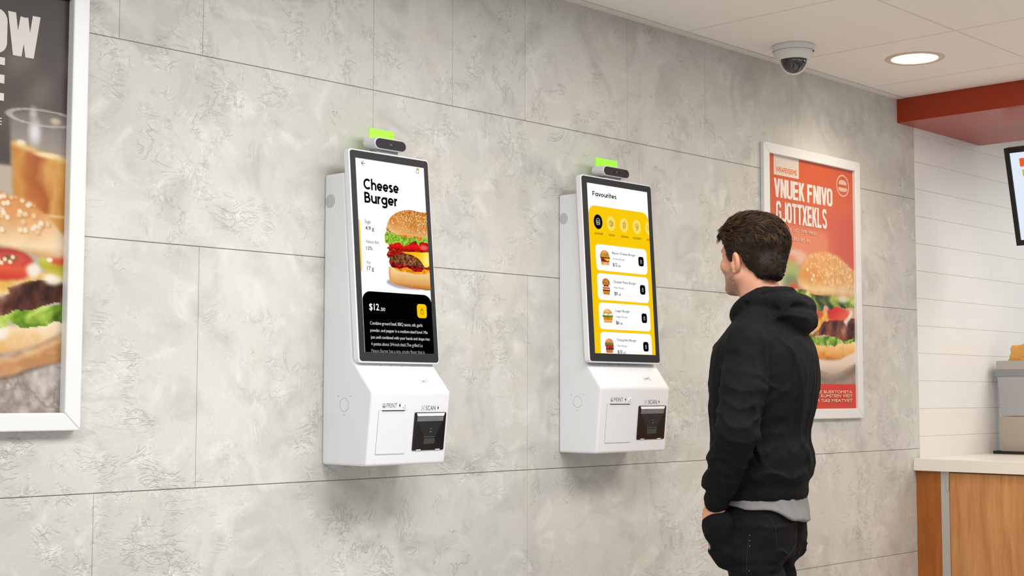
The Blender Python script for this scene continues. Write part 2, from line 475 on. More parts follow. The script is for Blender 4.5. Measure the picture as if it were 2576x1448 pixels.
def slab_wall(name, rows, x0, x1, m, gm, gap, vgap, depth, back, jitter=0.0, bev=0.0007):
    """rows: (z0, z1, [joint x...]); slabs with real grooves between them in front of a grout bed"""
    bm = bmesh.new(); rs = random.Random(5); tl = []
    for z0, z1, js in rows:
        xs = [x0] + sorted(js) + [x1]
        for a, b in zip(xs, xs[1:]):
            g0 = vgap/2 if a > x0 else 0; g1 = vgap/2 if b < x1 else 0
            n0 = len(bm.faces)
            add_box(bm, a+g0, b-g1, 0, depth, z0+gap/2, z1-gap/2)
            tl.append((n0, 1+jitter*(rs.random()*2-1)))
    add_box(bm, x0, x1, depth*.9, back, rows[0][0], rows[-1][1], 1)
    bmesh.ops.recalc_face_normals(bm, faces=bm.faces)
    me = bpy.data.meshes.new(name); bm.to_mesh(me); bm.free()
    at = me.color_attributes.new('Tone', 'FLOAT_COLOR', 'CORNER'); k = 0; tone = 1.0
    starts = dict(tl)
    vals = []
    for p in me.polygons:
        if p.index in starts: tone = starts[p.index]
        vals += [tone, tone, tone, 1]*p.loop_total
    at.data.foreach_set('color', vals)
    o = link(name, me, [m, gm])
    if bev: bevel(o, bev, 1)
    return tag(o, kind='structure')

slab_wall('wall_left', [
    (0.0, 0.573, [0.55, 2.9, 4.2, 5.568]),
    (0.573, 1.021, [0.35, 1.823, 3.348, 4.62]),
    (1.021, 1.638, [0.2, 2.110, 3.348, 4.62]),
    (1.638, 2.137, [0.9, 2.694, 3.92, 5.0]),
    (2.137, CEIL, [-.4, 0.9, 1.865, 2.110, 2.694, 3.011, 3.336, 3.856, 4.314, 4.9])],
    -1.2, WALL_END, STONE, GROUT, 0.0021, 0.0009, 0.0026, 0.12, 0.022)

# white glazed tile wall behind the counter
def tile_mat():
    m = mat('white_glazed_tile', L3(232, 231, 226), .22, 0, .5, .02, 3.0, .12, 9.0)
    return m
TILE = tile_mat(); TGROUT = mat('tile_grout', L3(222, 214, 198), .85)
rows = []; z = 2.433 - .1235*20
while z < CEIL - .02:
    z1 = min(z + .1235, CEIL); k = int(round((2.433-z)/.1235))
    off = 6.06 if k % 2 else 6.21
    js = [off + .300*i for i in range(0, 6) if WALL_END + .05 < off + .300*i < 7.55]
    if z1 > 0.0: rows.append((max(z, 0), z1, js))
    z += .1235
slab_wall('wall_right', rows, WALL_END+.0035, 7.6, TILE, TGROUT, .0026, .0005, .0015, .12, 0.015, .0006)
box_obj('wall_back', 7.6, 7.72, -4.2, .12, 0, CEIL, mat('painted_wall_bluish', L3(196, 206, 216), .6, noise=.03)).__setitem__('kind', 'structure')

# floor
fl = box_obj('floor', -2.4, 7.7, -7.0, .12, -.1, 0, mat('pale_floor_tile', L3(190, 190, 190), .35, noise=.05, nscale=3, bump=.1))
tag(fl, kind='structure')

# suspended ceiling: boards with shallow grooves, T bars, wall angle
CEILM = mat('ceiling_board_white', L3(242, 236, 229), .8, noise=.02, nscale=4)
BAR = mat('ceiling_bar_white', L3(222, 214, 206), .6)
bm = bmesh.new()
xs = [4.147 + .655*i for i in range(-10, 6)]; ys = [-.040 - .717*i for i in range(0, 11)]
xs[-1] = 7.6
for a, b in zip(xs, xs[1:]):
    for c, d in zip(ys, ys[1:]):
        add_box(bm, a+.0045, b-.0045, d+.0045, c-.0045, CEIL, CEIL+.015)
ceil = tag(link('ceiling', bm_mesh(bm), CEILM), kind='structure')
bm = bmesh.new()
for a in xs: add_box(bm, a-.010, a+.010, ys[-1], ys[0], CEIL+.0012, CEIL+.006)
for i, c in enumerate(ys): 
    if i: add_box(bm, xs[0], xs[-1], c-.012, c+.012, CEIL+.0008, CEIL+.0055)
add_box(bm, xs[0], xs[-1], ys[-1], .12, CEIL+.012, CEIL+.03)
link('ceiling_grid', bm_mesh(bm), BAR, ceil)
# wall angle along the stone wall
tr = box_obj('trim_1', -1.2, HEAD_X, -.040, 0, CEIL-.0015, CEIL+.012, mat('wall_angle_white', L3(232, 225, 218), .5))
tag(tr, kind='structure')

# ---- red bulkhead over the counter
REDM = mat('red_satin_laminate', L3(162, 52, 14), .38, 0, .4, coat=.12)
hb = box_obj('bulkhead', HEAD_X, 6.56, -4.2, -.0005, 2.464, CEIL-.0002, REDM, bev=.001)
tag(hb, 'long red bulkhead hanging from the ceiling above the counter', 'bulkhead')

# ---- downlight
def ring_obj(name, r0, r1, z0, z1, m, parent, seg=64):
    bm = bmesh.new()
    add_lathe(bm, [(r0, z1), (r0, z0+.002), (r0+.004, z0), (r1-.004, z0), (r1, z0+.002), (r1, z1)], seg)
    return link(name, bm_mesh(bm, smooth=True), m, parent)
dl = thing('downlight', 'round recessed downlight glowing white in the ceiling right of the camera dome', 'ceiling light', (5.093, -.440, CEIL))
ring_obj('trim_ring', .088, .113, -.004, .004, mat('downlight_ring', L3(214, 196, 170), .35), dl)
bm = bmesh.new(); add_lathe(bm, [(0, -.0015), (.088, -.0015), (.088, .003), (0, .003)], 64)
link('diffuser', bm_mesh(bm), mat('downlight_diffuser', (1, .95, .86), .5, emit=(1, .93, .80), estr=9.0), dl)

# ---- dome camera
WHT = mat('camera_white_plastic', L3(222, 222, 218), .38)
cam_o = thing('dome_camera', 'white security camera with black dome on the ceiling', 'security camera', (4.598, -.205, CEIL))
bm = bmesh.new()
add_lathe(bm, [(0, 0), (.078, 0), (.0795, -.003), (.0795, -.021), (.077, -.0225)], 64)
link('mount_base', bm_mesh(bm, smooth=True), WHT, cam_o)
bm = bmesh.new()
add_lathe(bm, [(.074, -.0215), (.0765, -.024), (.074, -.034), (.067, -.045), (.056, -.0535), (.0515, -.0555), (.047, -.0525), (.047, -.02)], 64)
link('cover', bm_mesh(bm, smooth=True), WHT, cam_o)
# black bubble with a pale rim band around it
bm = bmesh.new()
R = .0455
add_lathe(bm, [(R*math.cos(a), -.056 - R*1.12*math.sin(a)) for a in [PI/2*i/20 for i in range(21)]], 64)
link('dome_window', bm_mesh(bm, smooth=True), mat('smoked_dome', L3(12, 13, 14), .06, 0, .8, coat=1.0), cam_o)
bm = bmesh.new()
vr = Vector((4.598, 2.925, 0)).normalized()          # the turret eye looks back along the room
side = Vector((vr.y, -vr.x, 0))
path = []
for i in range(41):
    a = PI*i/40
    path.append(side*(R+.0035)*math.cos(a) + Vector((0, 0, -.052 - (R*1.12+.0045)*math.sin(a))))
prev = None
for i, p in enumerate(path):
    t = (path[min(i+1, 40)]-path[max(i-1, 0)]).normalized(); n = t.cross(vr).normalized()
    ring = []
    for k in range(8):
        a = 2*PI*k/8
        ring.append(bm.verts.new(p + n*(.0042*math.cos(a)) + vr*(.010*math.sin(a))))
    if prev:
        for k in range(8): bm.faces.new((prev[k], prev[(k+1) % 8], ring[(k+1) % 8], ring[k]))
    else: bm.faces.new(ring)
    prev = ring
bm.faces.new(prev[::-1])
link('dome_rim', bm_mesh(bm, smooth=True), WHT, cam_o)
bm = bmesh.new()
sv = (-vr*.35 + side*.94).normalized()
bmesh.ops.create_uvsphere(bm, u_segments=12, v_segments=8, radius=.0030, matrix=Matrix.Translation(sv*.0770 + Vector((0, 0, -.0285))))
link('screw', bm_mesh(bm, smooth=True), mat('dark_screw', L3(40, 34, 28), .5), cam_o)

# ---- counter at the right
CX = 5.841
ct = thing('counter', 'white topped wooden service counter against the right end of the wall', 'counter', (5.865, -.7, 0))
CTM = mat('counter_white_top', L3(232, 228, 218), .3, noise=.01)
def wood(name, c1, c2, sc=(9, 9, .7), rough=.42):
    m = bpy.data.materials.new(name); m.use_nodes = True; nt = m.node_tree; N = nt.nodes; b = N['Principled BSDF']
    b.inputs['Roughness'].default_value = rough
    tc = N.new('ShaderNodeTexCoord'); mp = N.new('ShaderNodeMapping'); mp.inputs['Scale'].default_value = sc
    n = N.new('ShaderNodeTexNoise'); n.inputs['Scale'].default_value = 3.0; n.inputs['Detail'].default_value = 6; n.inputs['Distortion'].default_value = .6
    n2 = N.new('ShaderNodeTexNoise'); n2.inputs['Scale'].default_value = 14; n2.inputs['Detail'].default_value = 3
    cr = N.new('ShaderNodeValToRGB'); cr.color_ramp.elements[0].position = .32; cr.color_ramp.elements[1].position = .68
    cr.color_ramp.elements[0].color = c1; cr.color_ramp.elements[1].color = c2
    nt.links.new(tc.outputs['Object'], mp.inputs['Vector']); nt.links.new(mp.outputs[0], n.inputs['Vector']); nt.links.new(mp.outputs[0], n2.inputs['Vector'])
    ad = N.new('ShaderNodeMath'); ad.operation = 'MULTIPLY_ADD'; ad.inputs[1].default_value = .35
    nt.links.new(n2.outputs['Fac'], ad.inputs[0])
    sb = N.new('ShaderNodeMath'); sb.operation = 'SUBTRACT'; sb.inputs[1].default_value = .175
    nt.links.new(n.outputs['Fac'], ad.inputs[2]); nt.links.new(ad.outputs[0], sb.inputs[0]); nt.links.new(sb.outputs[0], cr.inputs['Fac'])
    nt.links.new(cr.outputs[0], b.inputs['Base Color'])
    return m
W1 = wood('counter_end_wood', L3(150, 84, 26), L3(170, 98, 34)); W2 = wood('counter_door_wood', L3(176, 118, 66), L3(206, 150, 94))
def cbox(name, x0, x1, y0, y1, z0, z1, m, bev=0.0, parent=ct):
    return box_obj(name, x0-5.865, x1-5.865, y0+.7, y1+.7, z0, z1, m, parent, bev)
cbox('countertop', CX, 6.78, -3.6, -.0008, .927, .980, CTM, .002)
cbox('cabinet_body', 5.873, 6.74, -3.55, -.002, .0, .9268, mat('cabinet_carcass', L3(120, 74, 30), .5))
cbox('end_panel', 5.8652, 5.8728, -.117, -.002, .02, .9262, W1)
cbox('edge_strip', 5.8645, 5.8728, -.156, -.1175, .02, .9262, mat('brushed_edge_strip', L3(190, 188, 184), .38, .35))
cbox('door', 5.862, 5.8728, -.80, -.1585, .02, .922, W2, .0012)
cbox('door', 5.862, 5.8728, -1.45, -.804, .02, .922, W2, .0012)
lk = cbox('door_latch', 5.8585, 5.8643, -.1560, -.1465, .845, .893, mat('latch_metal', L3(200, 198, 196), .3, .5), .001)

# ---- on the counter
bt = Vector((6.62, -.02, .9802))
tray = thing('tray', 'flat black tray lying on the counter under the beige box', 'tray', (6.66, -.26, .980))
bm = bmesh.new(); add_box(bm, -.085, .08, -.23, .235, .0004, .004)
for q in ((-.085, -.080, -.23, .235), (.075, .08, -.23, .235)): add_box(bm, q[0], q[1], q[2], q[3], .0042, .014)
add_box(bm, -.08, .075, .230, .235, .0042, .014); add_box(bm, -.08, .075, -.23, -.225, .0042, .014)
link('tray_base', bm_mesh(bm), mat('black_tray', L3(20, 19, 18), .4), tray)
lb = thing('storage_box', 'beige box unit standing on the black tray under the grey bin', 'box', (6.665, -.235, .9850))
b1 = box_obj('box_body', -.060, .060, -.20, .185, .001, .1725, mat('beige_box', L3(176, 164, 150), .5, noise=.03), lb, .003)
gb = thing('bin', 'grey plastic bin with a rolled rim on top of the beige box', 'bin', (6.665, -.235, 1.1582))
GR = mat('grey_bin_plastic', L3(168, 168, 172), .42)
bm = bmesh.new()
def frustum(bm, a0, b0, a1, b1, z0, z1, cap0=True, cap1=True):
    v = [bm.verts.new(p) for p in ((-a0,-b0,z0),(a0,-b0,z0),(a0,b0,z0),(-a0,b0,z0),(-a1,-b1,z1),(a1,-b1,z1),(a1,b1,z1),(-a1,b1,z1))]
    for f in ((0,1,5,4),(1,2,6,5),(2,3,7,6),(3,0,4,7)): bm.faces.new([v[i] for i in f])
    if cap0: bm.faces.new([v[i] for i in (0,3,2,1)])
    if cap1: bm.faces.new([v[i] for i in (4,5,6,7)])
frustum(bm, .056, .182, .064, .195, .001, .200, True, False)
frustum(bm, .061, .192, .053, .179, .200, .004, False, True)
bevel(link('bin_body', bm_mesh(bm), GR, gb), .002)
bm = bmesh.new()
for q in ((-.070, -.062, -.202, .202), (.062, .070, -.202, .202)): add_box(bm, *q, .190, .222)
for q in ((-.062, .062, .194, .202), (-.062, .062, -.202, -.194)): add_box(bm, *q, .190, .222)
bevel(link('rim', bm_mesh(bm), mat('grey_rim', L3(140, 142, 146), .35), gb), .003)
bm = bmesh.new()
for q in ((-.066, -.063, -.196, .196), (.063, .066, -.196, .196)): add_box(bm, *q, .2222, .264)
for q in ((-.063, .063, .193, .196), (-.063, .063, -.196, -.193)): add_box(bm, *q, .2222, .264)
link('collar', bm_mesh(bm), mat('bin_collar_clear', L3(176, 172, 164), .3), gb)
# crumpled orange bag
bm = bmesh.new(); bmesh.ops.create_icosphere(bm, subdivisions=4, radius=1.0); rs = random.Random(2)
for v in bm.verts:
    p = v.co.copy(); n = math.sin(p.x*9+1)*math.sin(p.y*8)*math.cos(p.z*7+2)*.16 + math.sin(p.x*23+p.z*17)*.04
    q = Vector((p.x, p.y, p.z*.9)); f = max(abs(p.x), abs(p.y), abs(p.z)); q /= (f**.55)
    q *= (1+n)*.82; v.co = Vector((q.x*.048, q.y*.138, q.z*.150))
bag = link('paper_bag', bm_mesh(bm), mat('orange_paper', L3(226, 166, 84), .6, noise=.12, nscale=30, bump=.5), None, (6.665, -.192, 1.390))
for p in bag.data.polygons: p.use_smooth = False
tag(bag, 'crumpled orange paper bag sticking out of the grey bin', 'bag')

# ---- menu screen hanging over the counter
TV = thing('menu_screen', 'black framed menu screen hanging tilted over the service counter', 'screen', (6.171, -.685, 2.464))
tilt = math.atan2(.110, .431)
Mtv = Matrix.Translation((0, 0, -.098)) @ Matrix.Rotation(-tilt, 4, 'Y')
# local frame: front face looks to -x, width along y, height down
hw = .385; hh = .445
def tvbox(name, y0, y1, z0, z1, x0, x1, m, bev=0.0):
    bm = bmesh.new(); add_box(bm, x0, x1, y0, y1, z0, z1); bm.transform(Mtv)
    o = link(name, bm_mesh(bm), m, TV)
    if bev: bevel(o, bev)
    return o
BLK = mat('black_plastic', L3(22, 21, 19), .35)
bm = bmesh.new()
add_box(bm, .004, .045, -hw, hw, -hh, 0)
for q in ((-hw, -hw+.022, -hh, 0), (hw-.022, hw, -hh, 0)): add_box(bm, -.004, .0038, q[0], q[1], q[2], q[3])
for q in ((-.024, 0), (-hh, -hh+.024)): add_box(bm, -.004, .0038, -hw+.022, hw-.022, q[0], q[1])
bm.transform(Mtv)
link('screen_frame', bm_mesh(bm), BLK, TV)
bm = bmesh.new(); add_box(bm, .010, .025, -.05, .05, -.05, .099 - .0)
add_box(bm, -.02, .05, -.09, .09, .0925, .0975)
bm.transform(Matrix.Translation((0, 0, -.0985)))
link('ceiling_bracket', bm_mesh(bm), BLK, TV)
pw, ph = 2*hw-.044, hh-.048
def ftv(u, v, l):
    return tuple(Mtv @ Vector((.0030-l, hw-.022-u*pw, -.024-v*ph)))
a = Art(ftv, .0002)
a.rect(0, 0, 1, 1, (226, 236, 250))
cols = [.055, .39, .72]
for i, c0 in enumerate(cols):
    a.rect(c0, .07, c0+.27, .165, (238, 92, 40), .0004)
    for k, (tx, tw) in enumerate(((.06, .10), (.17, .05), (.235, .02))):
        a.rect(c0+tx*.8, .088, c0+tx*.8+tw*.55, .150, (235, 225, 225), .0006)
    a.rect(c0+.01, .20, c0+.26, .275, (172, 206, 104), .0004); a.rect(c0+.01, .20, c0+.05, .275, (190, 190, 50), .0005)
    a.poly([(c0+.02, .335), (c0+.08, .315), (c0+.15, .34), (c0+.25, .32), (c0+.25, .42), (c0+.02, .43)], (232, 120, 30), .0004)
    a.poly([(c0+.03, .315), (c0+.08, .30), (c0+.10, .335), (c0+.05, .355)], (170, 180, 30), .0005)
    a.poly([(c0+.09, .36), (c0+.13, .34), (c0+.15, .39), (c0+.10, .41)], (245, 240, 225), .0005)
    a.ell(c0+.08, .60, .055, .035, (190, 84, 50), .0004); a.ell(c0+.09, .588, .03, .018, (226, 160, 110), .0005)
    a.rect(c0+.03, .735, c0+.14, .775, (246, 208, 176), .0004); a.rect(c0+.03, .775, c0+.14, .83, (242, 136, 40), .0004)
    for k in range(3): a.rect(c0+.17, .56+k*.03, c0+.25, .57+k*.03, (130, 130, 140), .0004)
    a.rect(c0+.05, .89, c0+.12, .898, (130, 130, 140), .0004)
a.build('display', screen_mat('menu_display', 1.0), TV)
# ================================================================== self-service kiosks
KB = mat('kiosk_white', L3(224, 225, 227), .42, 0, .4)
KD = mat('kiosk_door_white', L3(223, 224, 226), .45, 0, .4)
KGAP = mat('kiosk_gap', L3(120, 120, 120), .7)
KGL = mat('kiosk_bezel', L3(44, 45, 47), .45, 0, .2)
KBLK = mat('scanner_black', L3(28, 27, 27), .16, 0, .6, coat=.6)
INK = mat('ink_grey', L3(92, 92, 92), .6); INKD = mat('ink_black', L3(20, 20, 20), .6)
GRN = mat('green_status_light', L3(158, 252, 60), .5, emit=tuple(lin((150, 255, 56))), estr=.22)
VC = mat('printed_colour', attr='Col', rough=.55, spec=.25)
SCRM = screen_mat('kiosk_display_light', 1.0)

def burger_small(a, x0, y0, w, h, kind, sx, sy, seed):
    """little burger picture in the box x0,y0,w,h (mm); sx,sy convert mm to picture fractions"""
    P = Paint(0, 0, 1, 1, .0125)
    X, Y = P.X, P.Y; n = fbm(X*9, Y*9, seed, 3)
    def band(y0_, y1_, x0_, x1_, col, wob=.02, f=18, rnd=.3, alt=None):
        top = y0_ + wob*np.sin(X*f+seed) ; bot = y1_ + wob*np.sin(X*f*1.3+seed*2)
        ex = np.clip(np.minimum(X-x0_, x1_-X)/(rnd*(y1_-y0_)+1e-3), 0, 1)
        c = (top+bot)/2; hh = (bot-top)/2*np.sqrt(np.clip(1-(1-ex)**2, 0, 1))
        m = ((abs(Y-c) < hh) & (X > x0_) & (X < x1_)).astype(float)
        k = (.80+.45*n)[..., None]
        P.put(m, np.array(col, float)*k if alt is None else np.array(col, float)*k*(n > .5)[..., None]+np.array(alt, float)*(n <= .5)[..., None])
    bun = dict(a=(214, 138, 62), b=(176, 104, 42), c=(226, 164, 92), d=(214, 128, 74))[kind]
    P.put(P.ell(.5, .97, .42, .05, .5), (200, 196, 192), 1, False)
    if kind == 'b':
        layers = [(.86, .97, .16, .86, (206, 120, 34)), (.74, .88, .12, .86, (214, 136, 40)), (.66, .76, .10, .92, (92, 54, 34)), (.60, .67, .12, .90, (226, 206, 150)),
                  (.52, .62, .12, .9, (206, 60, 36)), (.47, .54, .16, .84, (230, 216, 196)), (.36, .48, .2, .78, (84, 52, 36)), (.28, .40, .08, .92, (206, 120, 44))]
    elif kind == 'c':
        layers = [(.80, .97, .12, .88, (222, 160, 80)), (.74, .84, .10, .92, (236, 206, 156)), (.56, .80, .08, .94, (222, 128, 24)), (.42, .60, .0, 1.0, (96, 138, 40)), (.38, .46, .12, .9, (232, 222, 190))]
    elif kind == 'd':
        layers = [(.74, .98, .14, .86, (214, 124, 66)), (.62, .77, .12, .96, (112, 56, 44)), (.52, .63, .14, .92, (150, 50, 78)), (.42, .55, .06, .94, (204, 44, 30)), (.28, .44, .04, .94, (92, 124, 44))]
    else:
        layers = [(.74, .98, .10, .92, (228, 180, 120)), (.68, .77, .12, .92, (150, 24, 22)), (.56, .70, .10, .92, (120, 68, 40)), (.44, .58, .04, 1.0, (190, 30, 26)), (.34, .46, .02, .94, (140, 176, 60))]
    for li_, L in enumerate(layers): band(*L, wob=.002 if li_ == 0 else .010)
    m = ((((X-.5)/.42)**2 + ((Y-.36)/.34)**2 < 1) & (Y < .37+.03*np.sin(X*14))).astype(float)
    if kind == 'b': m = ((((X-.5)/.42)**2+((Y-.30)/.30)**2 < 1) & (Y < .31)).astype(float)
    if kind == 'd': m = ((((X-.5)/.40)**2+((Y-.30)/.30)**2 < 1) & (Y < .31)).astype(float)
    hl = np.exp(-(((X-.42)/.28)**2+((Y-.14)/.12)**2))
    P.put(m, np.array(bun, float)*(.82+.25*n+.25*hl)[..., None])
    rs = np.random.RandomState(seed)
    for _ in range(16):
        sxx, syy = rs.uniform(.2, .8), rs.uniform(.06, .28)
        P.put(P.ell(sxx, syy, .014, .02, .3)*m, (246, 220, 170), .8, False)
    if kind == 'a': P.put(P.mask([(.42, .56), (.94, .55), (.80, .72), (.66, .70)], 0, curve=False), (246, 196, 54))
    a.grid((x0+P.X*w)*sx, (y0+P.Y*h)*sy, P.C, P.A)

def bag_icon(a, cx, cy, w, h, lw, col, S):
    """shopping bag outline; S maps mm to picture units"""
    q = lambda x, y: (x*S[0], y*S[1])
    def ln(p, close=False): artline(a, p, lw, col, S, close)
    ln([(cx-w*.36, cy-h*.20), (cx+w*.36, cy-h*.20), (cx+w*.46, cy+h*.42), (cx+w*.38, cy+h*.5), (cx-w*.38, cy+h*.5), (cx-w*.46, cy+h*.42)], True)
    ln([(cx-w*.2, cy-h*.18), (cx-w*.2, cy-h*.34), (cx-w*.1, cy-h*.48), (cx+w*.1, cy-h*.48), (cx+w*.2, cy-h*.34), (cx+w*.2, cy-h*.18)])

def artline(a, pts, lw, col, S, close=False):
    h = a.lift(); P = list(pts) + ([pts[0]] if close else [])
    for k, (p, q) in enumerate(zip(P, P[1:])):
        d = math.hypot(q[0]-p[0], q[1]-p[1])
        if d < 1e-6: continue
        nx, ny = -(q[1]-p[1])/d*lw/2, (q[0]-p[0])/d*lw/2; ex, ey = (q[0]-p[0])/d*lw*.35, (q[1]-p[1])/d*lw*.35
        a.poly([((x)*S[0], (y)*S[1]) for x, y in ((p[0]+nx-ex, p[1]+ny-ey), (q[0]+nx+ex, q[1]+ny+ey), (q[0]-nx+ex, q[1]-ny+ey), (p[0]-nx-ex, p[1]-ny-ey))], col, h+(k % 2)*a.step*.1)

def arcpts(cx, cy, rx, ry, a0, a1, n=14):
    return [(cx+rx*math.cos(math.radians(a0+(a1-a0)*i/n)), cy+ry*math.sin(math.radians(a0+(a1-a0)*i/n))) for i in range(n+1)]

BK = (12, 12, 14)
def ui_detail(a, mw, mh):
    """burger detail page, mw x mh mm"""
    S = (1/mw, 1/mh); W_, H_ = mw, mh
    a.rect(0, 0, 1, 1, (255, 255, 255))
    artline(a, [(.081*W_, .024*H_), (.130*W_, .024*H_)], 1.6, BK, S)
    artline(a, [(.107*W_, .012*H_), (.081*W_, .024*H_), (.107*W_, .034*H_)], 1.6, BK, S)
    bag_icon(a, .899*W_, .020*H_, 9.6, 14.5, 1.2, BK, S)
    a.ell(.917, .011, 2.9/W_, 2.9/H_, (244, 180, 20))
    heading(a, 'Cheese', .095, .100, .603, .1600, BK)
    heading(a, 'Burger', .098, .1725, .574, .2480, BK)
    a.poly([(0, .318), (.012, .322), (.018, .335), (.018, .572), (.012, .585), (0, .589)], (250, 200, 10))
    for (t, b0, b1) in (('Sugar', (.089, .318, .175, .343), ('4.9 g', (.089, .352, .213, .378))),
                        ('Vitamin B-6', (.087, .424, .269, .4395), ('12%', (.089, .457, .177, .475))),
                        ('Fat', (.087, .533, .139, .5465), ('17 g', (.087, .560, .180, .587)))):
        a.text(t, *b0, (70, 70, 74), .0, .95); a.text(b1[0], *b1[1], BK, .012, .95)
    # the burger
    P = Paint(.355*W_, .232*H_, 1.0*W_, .668*H_, .62)
    X, Y = P.X, P.Y; n = fbm(X/9, Y/9, 4, 5); n2 = fbm(X/3, Y/3, 14, 4)
    mm = lambda pts: [(x*W_, y*H_) for x, y in pts]
    P.put(P.mask(mm([(.322,.632),(.409,.628),(.547,.648),(.815,.662),(.815,.668),(.545,.662),(.372,.646)]), 3), (168, 164, 176), .9, False)
    sh = P.C.copy(); shm = P.mask(mm([(.35,.634),(.41,.62),(.55,.645),(.815,.658),(.815,.664),(.545,.6625),(.40,.648)]), 3)
    P.put(P.mask(mm([(.43,.42),(.6,.41),(1.03,.40),(1.03,.575),(.6,.57),(.43,.55),(.42,.49)]), 0), (96, 30, 16))
    # bottom bun
    m = P.mask(mm([(.407,.551),(.472,.558),(.559,.567),(.693,.57),(.782,.578),(1.02,.566),(1.02,.656),(.815,.66),(.636,.654),(.486,.643),(.409,.63),(.392,.599),(.392,.567)]), 0)
    t = (Y/H_-.565)/.09 - (X/W_-.7)*.12
    c = ramp(t, [(-.1, (246, 214, 160)), (.3, (240, 198, 136)), (.75, (226, 164, 92)), (1.0, (186, 116, 52))])*(.93+.14*n2)[..., None]
    P.put(m, c)
    P.put(m*(n2 > .64)*sst(.3, .8, t), (196, 130, 70), .5, False)
    P.put(m*(1-sst(.39, .44, X/W_)), (206, 140, 74), .55, False)
    # sauce, bacon pieces
    P.put(P.mask(mm([(.452,.552),(.54,.556),(.652,.540),(.721,.555),(.829,.560),(.924,.545),(1.02,.55),(1.02,.566),(.828,.580),(.719,.576),(.63,.574),(.523,.570)]), 0, 2.5, 9, 5), ramp(n, [(.3, (214, 120, 10)), (.6, (246, 172, 40)), (.8, (252, 204, 96))]))
    P.put(P.mask(mm([(.399,.517),(.442,.523),(.538,.528),(.599,.534),(.725,.537),(.88,.535),(1.02,.54),(1.02,.556),(.925,.548),(.867,.566),(.793,.567),(.713,.557),(.633,.548),(.55,.562),(.517,.553),(.455,.552),(.413,.541)]), 0, 3.5, 8, 8), ramp(fbm(X/5, Y/4, 21, 4), [(.3, (84, 8, 12)), (.5, (158, 16, 24)), (.72, (206, 48, 48))]))
    # patty
    m = P.mask(mm([(.414,.507),(.481,.493),(.589,.483),(.643,.477),(.751,.479),(.858,.497),(.929,.52),(1.02,.527),(1.02,.540),(.926,.545),(.798,.540),(.653,.536),(.52,.533),(.424,.522)]), 0, 1.2, 7, 3)
    pn = fbm(X/4.5, Y/4.5, 33, 4); P.put(m, ramp(pn, [(.25, (64, 34, 20)), (.45, (120, 70, 40)), (.62, (160, 100, 62)), (.8, (192, 136, 92))]))
    # bacon rashers
    m = P.mask(mm([(.386,.454),(.469,.450),(.601,.455),(.792,.452),(1.02,.443),(1.02,.468),(.845,.468),(.734,.474),(.626,.476),(.572,.476),(.525,.492),(.472,.493),(.392,.506),(.377,.486),(.406,.469)]), 0, 3, 8, 17)
    P.put(m, ramp(fbm(X/7+Y/9, Y/2.6, 41, 3), [(.25, (110, 12, 10)), (.48, (172, 34, 20)), (.66, (196, 74, 44)), (.8, (214, 120, 84))]))
    # tomato
    m = P.mask(mm([(.428,.425),(.571,.415),(.623,.42),(.705,.415),(.851,.41),(1.02,.400),(1.02,.447),(.847,.453),(.664,.459),(.531,.457),(.426,.449)]), 0)
    t = (Y/H_-.41)/.048; P.put(m, ramp(t, [(0, (168, 12, 10)), (.45, (226, 30, 24)), (.8, (206, 20, 18)), (1, (150, 8, 8))]))
    P.put(m*P.ell(.93*W_, .435*H_, 14, 7, .6), (246, 130, 120), .7, False); P.put(m*(n2 > .70), (250, 120, 100), .6, False)
    # sauce under the bun, lettuce
    P.put(P.mask(mm([(.53,.372),(.70,.378),(.9,.378),(.9,.40),(.53,.395)]), 0), ramp(n, [(.3, (214, 110, 30)), (.7, (250, 170, 80))]))
    m = P.mask(mm([(.376,.372),(.419,.373),(.469,.361),(.542,.383),(.612,.388),(.711,.390),(.765,.387),(.808,.378),(.856,.395),(.892,.397),(.933,.371),(1.02,.363),(1.02,.405),(.937,.408),(.891,.405),(.851,.425),(.817,.405),(.771,.410),(.705,.427),(.623,.437),(.571,.42),(.491,.427),(.428,.435),(.36,.424)]), 0, 1.4, 9, 27)
    ln_ = fbm(X/26, Y/16, 51, 3)
    P.put(m, ramp(np.abs(np.sin(X/6.5+ln_*13+np.sin(Y/7)*.8))*.75+(n2-.5)*.5, [(.1, (92, 140, 30)), (.4, (140, 184, 50)), (.7, (168, 206, 72)), (.95, (206, 228, 128))]))
    # top bun
    m = P.mask(mm([(.388,.359),(.396,.34),(.419,.315),(.476,.284),(.559,.261),(.678,.244),(.787,.24),(.897,.245),(1.03,.255),(1.03,.368),(.895,.379),(.767,.377),(.613,.378),(.542,.38),(.481,.372),(.402,.369)]), 0)
    t = (Y/H_-.245)/.13
    d = np.clip((t-.1)*.9 + .35*(np.abs(X/W_-.78)/.38)**3, 0, 1)
    c = ramp(d, [(0, (196, 112, 34)), (.25, (216, 134, 52)), (.5, (214, 130, 52)), (.75, (228, 168, 100)), (.95, (236, 196, 140)), (1, (196, 124, 60))])
    P.put(m, c*(.92+.16*n)[..., None])
    P.put(m*P.ell(.62*W_, .335*H_, 22, 16, .9), (238, 178, 104), .55, False); P.put(m*(1-sst(.0, 3.5, (X/W_-.385)*W_)), (186, 108, 44), .5, False)
    rs = np.random.RandomState(11); k = 0
    while k < 230:
        x, y = rs.uniform(.40, 1.0), rs.uniform(.246, .36)
        dens = 1.2-(y-.246)/.1*.95 if x < .8 else 1.3-(y-.246)/.1*.7
        if rs.rand() > dens: continue
        k += 1; r = rs.uniform(-.6, .6) + (x-.72)*1.6; e = P.ell(x*W_, y*H_, 1.15, 2.6, .3, r)*m
        P.put(P.ell(x*W_+.8, y*H_+1.0, 1.3, 2.8, .5, r)*m, (150, 82, 24), .5, False)
        P.put(e, (250, 226, 176) if rs.rand() < .7 else (232, 188, 118), 1, False)
